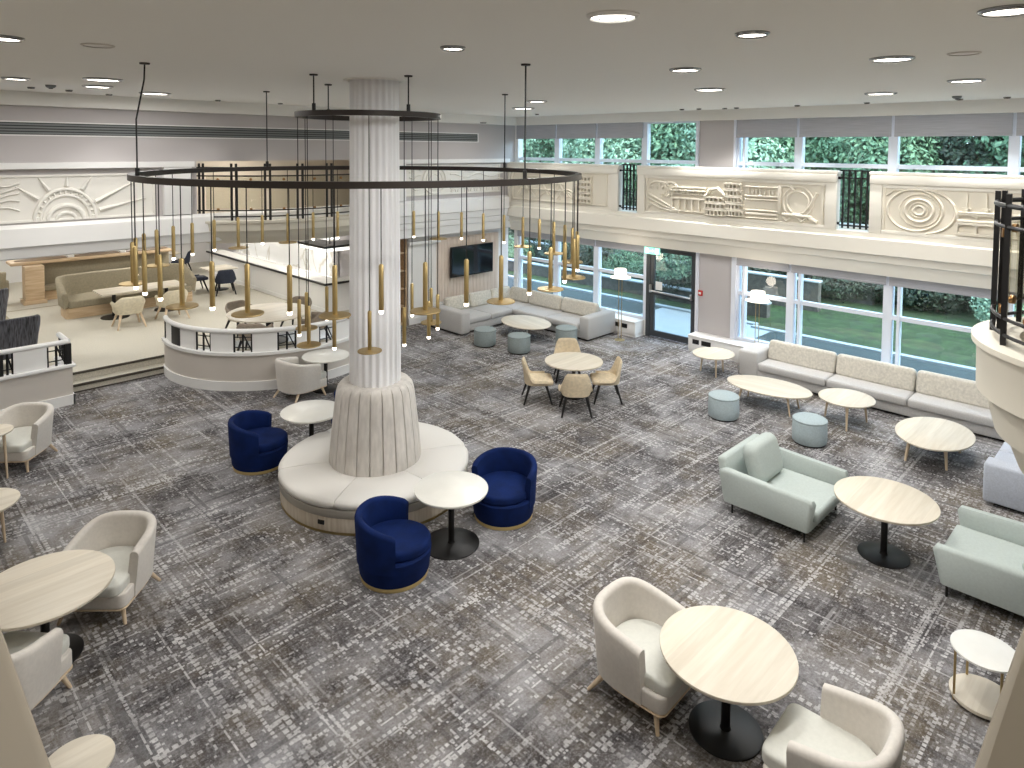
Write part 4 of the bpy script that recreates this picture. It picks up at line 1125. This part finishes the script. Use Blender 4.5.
dup(oc, (6.75, 20.1, ZT), face(95), 'second oatmeal chair at the long table, half behind hanging brass tubes')
pedestal_table('round_table', 'small round oak table behind the banquette sofa', 'table', 6.8, 24.2, .55, .74, MT['oak'], .25, z=ZT)
# booth partition with dark inset cap
t = thing('booth_partition', 'long low oak booth partition with dark capped bays behind the banquette', 'partition', (3.9, 25.0, ZT))
G().span(.25, .75, -.2, .25, 0, 1.16, .02).build('end_panel', MT['oak_panel'], t)
G().span(.2, .8, -.25, .3, 0, .12, .01).build('end_plinth', MT['oak_panel'], t)
G().span(-.05, 4.6, .15, .9, 1.16, 1.26, .04).build('top_rim', MT['oak_panel'], t)
for k in range(3): G().slab([(x*.72, y*.26) for x, y in ell(1, 1.2, 28)], 0, .02, .004, 1, M=Matrix.Translation((.82+1.5*k, .52, 1.255))).build('dark_inset', MT['wood_dark'], t)
for k in range(2): G().span(1.48+1.5*k, 1.66+1.5*k, .3, .8, 1.25, 1.33, .02).build('divider', MT['white'], t)
G().span(.7, 4.6, .55, .85, .45, 1.16, .02).build('back_panel', MT['olive'], t)
G().span(.7, 4.6, .1, .85, .30, .46, .04).build('seat', MT['olive'], t)
G().span(.7, 4.6, .2, .85, 0, .30).build('base', MT['oak_panel'], t)
t = thing('barrel_armchair', 'olive beige barrel armchair beside the oak booth end', 'armchair', (3.55, 27.1, ZT), face(40))
P, N = u_path(.42, .2, .42)
g = G(); shell(g, P, N, .05, lambda s: .86-.1*s, .09, .4, .05); g.build('backrest', MT['olive'], t, 50)
G().slab(d_outline(.42, .4, .4), .05, .46, .05, 4).build('seat', MT['olive'], t, 50)
G().slab(d_outline(.40, .38, .38), .0, .05, .005, 1).build('plinth', MT['oak_panel'], t)
# floor border strips
struct('trim_14', G().span(3.2, 6.5, 24.15, 24.22, .35, .354).span(3.2, 3.5, 22.2, 24.2, .35, .354).span(4.2, 7.8, 25.95, 26.05, .35, .354), MT['olive'])
# slate blue chairs
nc = make_dining('slate_chair', 'slate blue chair drawn up to the table in front of the bar', (9.15, 22.35, ZT), face(75), MT['navy'], MT['black'], high=.84)
nc.scale = (1.2, 1.15, 1)
dup(nc, (8.62, 23.4, ZT), face(-5), 'slate blue chair at the bar table, on the terrace side')
pedestal_table('square_table', 'small square pale table among slate blue chairs before the bar', 'table', 9.3, 23.2, .5, .74, MT['oak'], .3, z=ZT, poly=rrect(.95, .95, .04))
dup(nc, (9.5, 27.2, ZT), face(150), 'slate blue chair at the farthest terrace table, facing the camera')
dup(nc, (8.6, 27.0, ZT), face(40), 'slate blue chair at the farthest terrace table with its back to the booth')
pedestal_table('square_table', 'farthest small square table at the back of the terrace', 'table', 9.1, 27.8, .5, .74, MT['oak'], .3, z=ZT, poly=rrect(.95, .95, .04))
# charcoal wing chairs
def make_wing(label, loc, rz):
    t = thing('wing_chair', label, 'armchair', loc, rz)
    P, N = u_path(.44, .22, .30, 22, 6)
    g = G(); shell(g, P, N, .30, lambda s: 1.14-.44*max(0, s-.6)/.4, .08, .42, .09); g.build('backrest', MT['charcoal'], t, 50)
    G().slab(d_outline(.36, .40, .34), .28, .47, .04, 4).build('seat', MT['charcoal'], t, 50)
    for sx in (1, -1):
        for sy in (1, -1): G().cyl((sx*.26, sy*.24, .30), (sx*.32, sy*.32, 0), .02, .013, 8).build('leg', MT['black'], t)
    return t
wing = make_wing('charcoal striped high back chair just behind the white terrace rail', (2.72, 18.05, ZT), face(92))
dup(wing, (2.75, 21.9, ZT), face(92), 'charcoal striped high back chair farther back along the terrace edge')
# bar
t = thing('bar_counter', 'L-shaped white bar counter with black top edge', 'bar', (10.05, 17.55, ZT))
G().span(.12, .55, .12, 8.6, 0, .84).span(.55, 1.25, .12, .55, 0, .84).build('front', MT['white'], t)
G().span(0, .62, 0, 8.7, .84, .90, .0).span(.62, 1.26, 0, .62, .84, .90, .0).build('counter_top', MT['charcoal_stone'], t)
G().span(.05, .57, .05, 8.65, .90, .905).span(.57, 1.23, .05, .57, .90, .905).build('counter_surface', MT['white_top'], t)
G().span(.10, .12, .10, 8.6, 0, .12).span(.12, 1.25, .10, .12, 0, .12).build('skirting', MT['white'], t)
t = thing('back_bar', 'glowing white marble back wall of the bar', 'bar', (11.2, 18.9, ZT))
G().span(0, .1, 0, 7.4, .75, 1.95).build('marble_panel', MT['marble'], t)
G().span(-.02, .1, .0, 7.4, 1.95, 2.0).build('light_strip', MT['barlight'], t)
G().span(-.3, .1, 0, 7.4, 0, .75).build('cabinet', MT['white'], t)
l = bpy.data.lights.new('lamp', 'AREA'); l.shape = 'RECTANGLE'; l.size = .1; l.size_y = 7; l.energy = 30; l.color = (1, .97, .92)
o = bpy.data.objects.new('lamp', l); C.objects.link(o); o.parent = t; o.location = (-.25, 3.6, 1.95); o.rotation_euler = (0, R(35), 0)
t = thing('bar_canopy', 'black topped canopy hanging over the bar corner', 'canopy', (10.05, 17.55, 2.26))
G().span(.75, 1.27, 0, .9, 0, .07).span(0, .75, 0, 1.6, 0, .07).build('top_slab', MT['charcoal_stone'], t)
G().span(.1, 1.25, .04, .10, -.10, 0).span(.04, .1, .04, 1.5, -.10, 0).build('glow_strip', MT['barlight'], t)
G().cyl((.4, .4, .07), (.4, .4, .76), .015).cyl((1.1, .4, .07), (1.1, .4, .76), .015).build('hanger', MT['black'], t)
struct('wall_bar', G().span(11.33, 11.45, 17.0, 29.2, .35, 3.02), MT['mauve'])

# ------------------------------------------------------------------ outdoors
struct('ground_lawn', G().span(16.2, 70, -30, 60, -.3, -.06), MT['grass'])
struct('ground_patio', G().span(16.2, 19.1, -20, 9.0, -.2, -.04).span(16.2, 19.4, 9.0, 24, -.2, -.04), MT['patio'])
struct('ground_path', G().span(16.2, 19.38, 8.4, 12.2, -.2, -.035), MT['kerb'])
struct('kerb_strip', G().span(19.1, 19.3, -20, 9.0, -.2, 0.02).span(19.4, 19.6, 9.0, 24, -.2, .02), MT['kerb'])
for x, h, y0, lab in ((20.6, .42, 9.2, 'lowest stone garden wall outside, nearest the paving'), (22.6, .95, 8.4, 'middle stone garden wall outside, among low shrubs'), (25.0, 1.5, 7.5, 'tallest stone garden wall outside, before the dark shrubs')):
    t = thing('stone_garden_wall', lab, 'garden wall', (x, 0, -.06))
    G().span(0, .25, y0, 26, 0, h).build('stonework', MT['stone'], t)
    G().span(-.03, .28, y0-.03, 26.03, h, h+.06, .01).build('coping', MT['kerb'], t)
def leaf_mesh(name, blobs, n, size, mt, seed):
    r = random.Random(seed); v = []; f = []
    tot = sum(b[3]*b[4]*b[5] for b in blobs)
    for (cx, cy, cz, rx, ry, rz) in blobs:
        for _ in range(int(n*rx*ry*rz/tot)):
            d = Vector((r.gauss(0, 1), r.gauss(0, 1), r.gauss(0, 1))).normalized()
            k = r.uniform(.55, 1.03)**.6
            p = Vector((cx+d.x*rx*k, cy+d.y*ry*k, cz+d.z*rz*k))
            nn = (d+Vector((r.uniform(-.8, .8), r.uniform(-.8, .8), r.uniform(-.3, 1.0)))).normalized()
            u = nn.orthogonal().normalized(); w = nn.cross(u)
            a = r.uniform(0, 2*PI); u2 = u*math.cos(a)+w*math.sin(a); w2 = nn.cross(u2)
            s = size*r.uniform(.6, 1.3)
            i = len(v)
            v += [tuple(p-u2*s), tuple(p+w2*s*.5+nn*s*.1), tuple(p+u2*s), tuple(p-w2*s*.5+nn*s*.1)]
            f.append((i, i+1, i+2, i+3))
    me = bpy.data.meshes.new(name); me.from_pydata(v, [], f); me.materials.append(mt)
    return me
tree_blobs = [(0, 0, 5.2, 2.4, 2.4, 2.0), (1.2, .6, 3.8, 1.7, 1.7, 1.4), (-1.3, -.4, 4.1, 1.7, 1.8, 1.4), (.2, -1.2, 6.6, 1.5, 1.5, 1.3), (-.4, 1.3, 3.0, 1.5, 1.5, 1.2), (.3, -1.4, 3.0, 1.4, 1.6, 1.2)]
bush_blobs = [(0, 0, .8, 1.5, 1.6, .9), (.4, 1.0, .7, 1.1, 1.1, .8), (-.3, -1.1, .75, 1.1, 1.2, .85), (0, .2, 1.4, .9, 1.0, .6)]
TM = [leaf_mesh('foliage', tree_blobs, 20000, .105, MT[m], s) for m, s in (('leaf_mid', 1), ('leaf_pale', 2), ('leaf_dark', 3))]
BM = [leaf_mesh('foliage', bush_blobs, 8000, .065, MT[m], s) for m, s in (('leaf_dark', 4), ('leaf_mid', 5), ('leaf_pale', 6))]
trunk = G().tube([(0, 0, -.1), (.05, .02, 1.6), (-.05, .05, 3.2), (.1, 0, 5.0)], [.22, .18, .14, .06], 10)
tr_me = None
def tree(x, y, s, k, label, group=None):
    global tr_me
    t = thing('garden_tree', label, 'tree', (x, y, -.06), rnd.uniform(0, 6.28), group); t.scale = (s, s, s)
    fo = bpy.data.objects.new('foliage', TM[k]); C.objects.link(fo); fo.parent = t
    if tr_me is None:
        o = trunk.build('trunk', MT['bark'], t); tr_me = o.data
    else:
        o = bpy.data.objects.new('trunk', tr_me); C.objects.link(o); o.parent = t
for i, (x, y, s, k) in enumerate(((30, 29, 1.15, 1), (31.5, 25.5, 1.25, 0), (29.5, 22, 1.2, 1), (31, 18.5, 1.3, 0), (30, 15, 1.2, 1), (32, 12.3, 1.2, 0), (31, 9.4, 1.05, 0), (33, 6.6, 1.1, 2), (32, 3.6, 1.25, 0), (31, 1.2, 1.2, 2), (34, -1.6, 1.3, 0), (30, -3.5, 1.0, 2), (37, 33, 1.5, 0), (38, 10.5, 1.2, 1), (38, 24, 1.5, 0), (40, 17, 1.5, 1))):
    tree(x, y, s, k, ['mid green tree beyond the upper windows', 'pale green tree beyond the upper windows', 'dark green tree beyond the upper windows'][k], 'trees beyond the windows, ' + ['mid green', 'pale', 'dark'][k])
tree(19.8, 11.2, .62, 1, 'small slender tree standing close outside the exit door glazing')
def bush(x, y, s, k, label, group=None):
    fo = bpy.data.objects.new('garden_shrub', BM[k]); C.objects.link(fo)
    fo.location = (x, y, -.06); fo.scale = (s, s, s*rnd.uniform(.8, 1.1)); fo.rotation_euler = (0, 0, rnd.uniform(0, 6.28))
    tag(fo, label, 'shrub', group)
for i, (x, y, s, k) in enumerate(((24, 24, 1.3, 0), (24, 20.5, 1.2, 0), (24.2, 17.4, 1.3, 0), (24, 14.6, 1.2, 0), (24.2, 12.0, 1.1, 0), (26.5, 22.5, 1.6, 0), (26.8, 18.5, 1.7, 0), (26.6, 15, 1.6, 0), (26.8, 11.5, 1.6, 0), (27.2, 8.6, 1.5, 0), (27.5, 5.8, 1.4, 0), (25.8, 9.4, 1.0, 0), (28.5, 3.2, 1.4, 0), (26.6, 1.0, 1.2, 2), (28, -1.2, 1.3, 0), (25.6, 3.4, .8, 2), (26.0, 7.2, 1.0, 0), (22.2, 22, .8, 1), (22, 18, .8, 0), (22, 15.4, .7, 1), (21.9, 12.6, .7, 0), (29, -4, 1.6, 0), (30, 6, 1.6, 0), (30, 12, 1.8, 0), (30, 17, 1.8, 0), (30, 22, 1.8, 0))):
    bush(x, y, s, k, ['dark green shrub on the garden bank outside the lower windows', 'mid green low shrub behind the garden wall outside', 'pale silvery shrub on the lawn outside the window sofa'][k], 'shrubs outside, ' + ['dark', 'mid', 'pale'][k])

# ------------------------------------------------------------------ daylight and output
w = bpy.data.worlds.new('world'); bpy.context.scene.world = w; w.use_nodes = True
nt = w.node_tree; bg = nt.nodes['Background']
sky = nt.nodes.new('ShaderNodeTexSky'); sky.sky_type = 'NISHITA'; sky.sun_disc = False
sky.sun_elevation = R(38); sky.sun_rotation = R(200); sky.air_density = 1.2; sky.dust_density = 3.0
mx = nt.nodes.new('ShaderNodeMix'); mx.data_type = 'RGBA'; mx.inputs[0].default_value = .55
mx.inputs[7].default_value = (4.6, 5.5, 7.0, 1)
nt.links.new(sky.outputs[0], mx.inputs[6]); nt.links.new(mx.outputs[2], bg.inputs[0])
bg.inputs[1].default_value = .95

sc = bpy.context.scene
sc.view_settings.view_transform = 'Standard'; sc.view_settings.look = 'None'
sc.view_settings.exposure = 0.38; sc.view_settings.gamma = 1.0; sc.view_settings.use_curve_mapping = False
cy = sc.cycles
cy.max_bounces = 9; cy.diffuse_bounces = 5; cy.glossy_bounces = 4; cy.transparent_max_bounces = 12; cy.transmission_bounces = 4
cy.use_denoising = True; cy.sample_clamp_indirect = 8.0; cy.caustics_reflective = False; cy.caustics_refractive = False
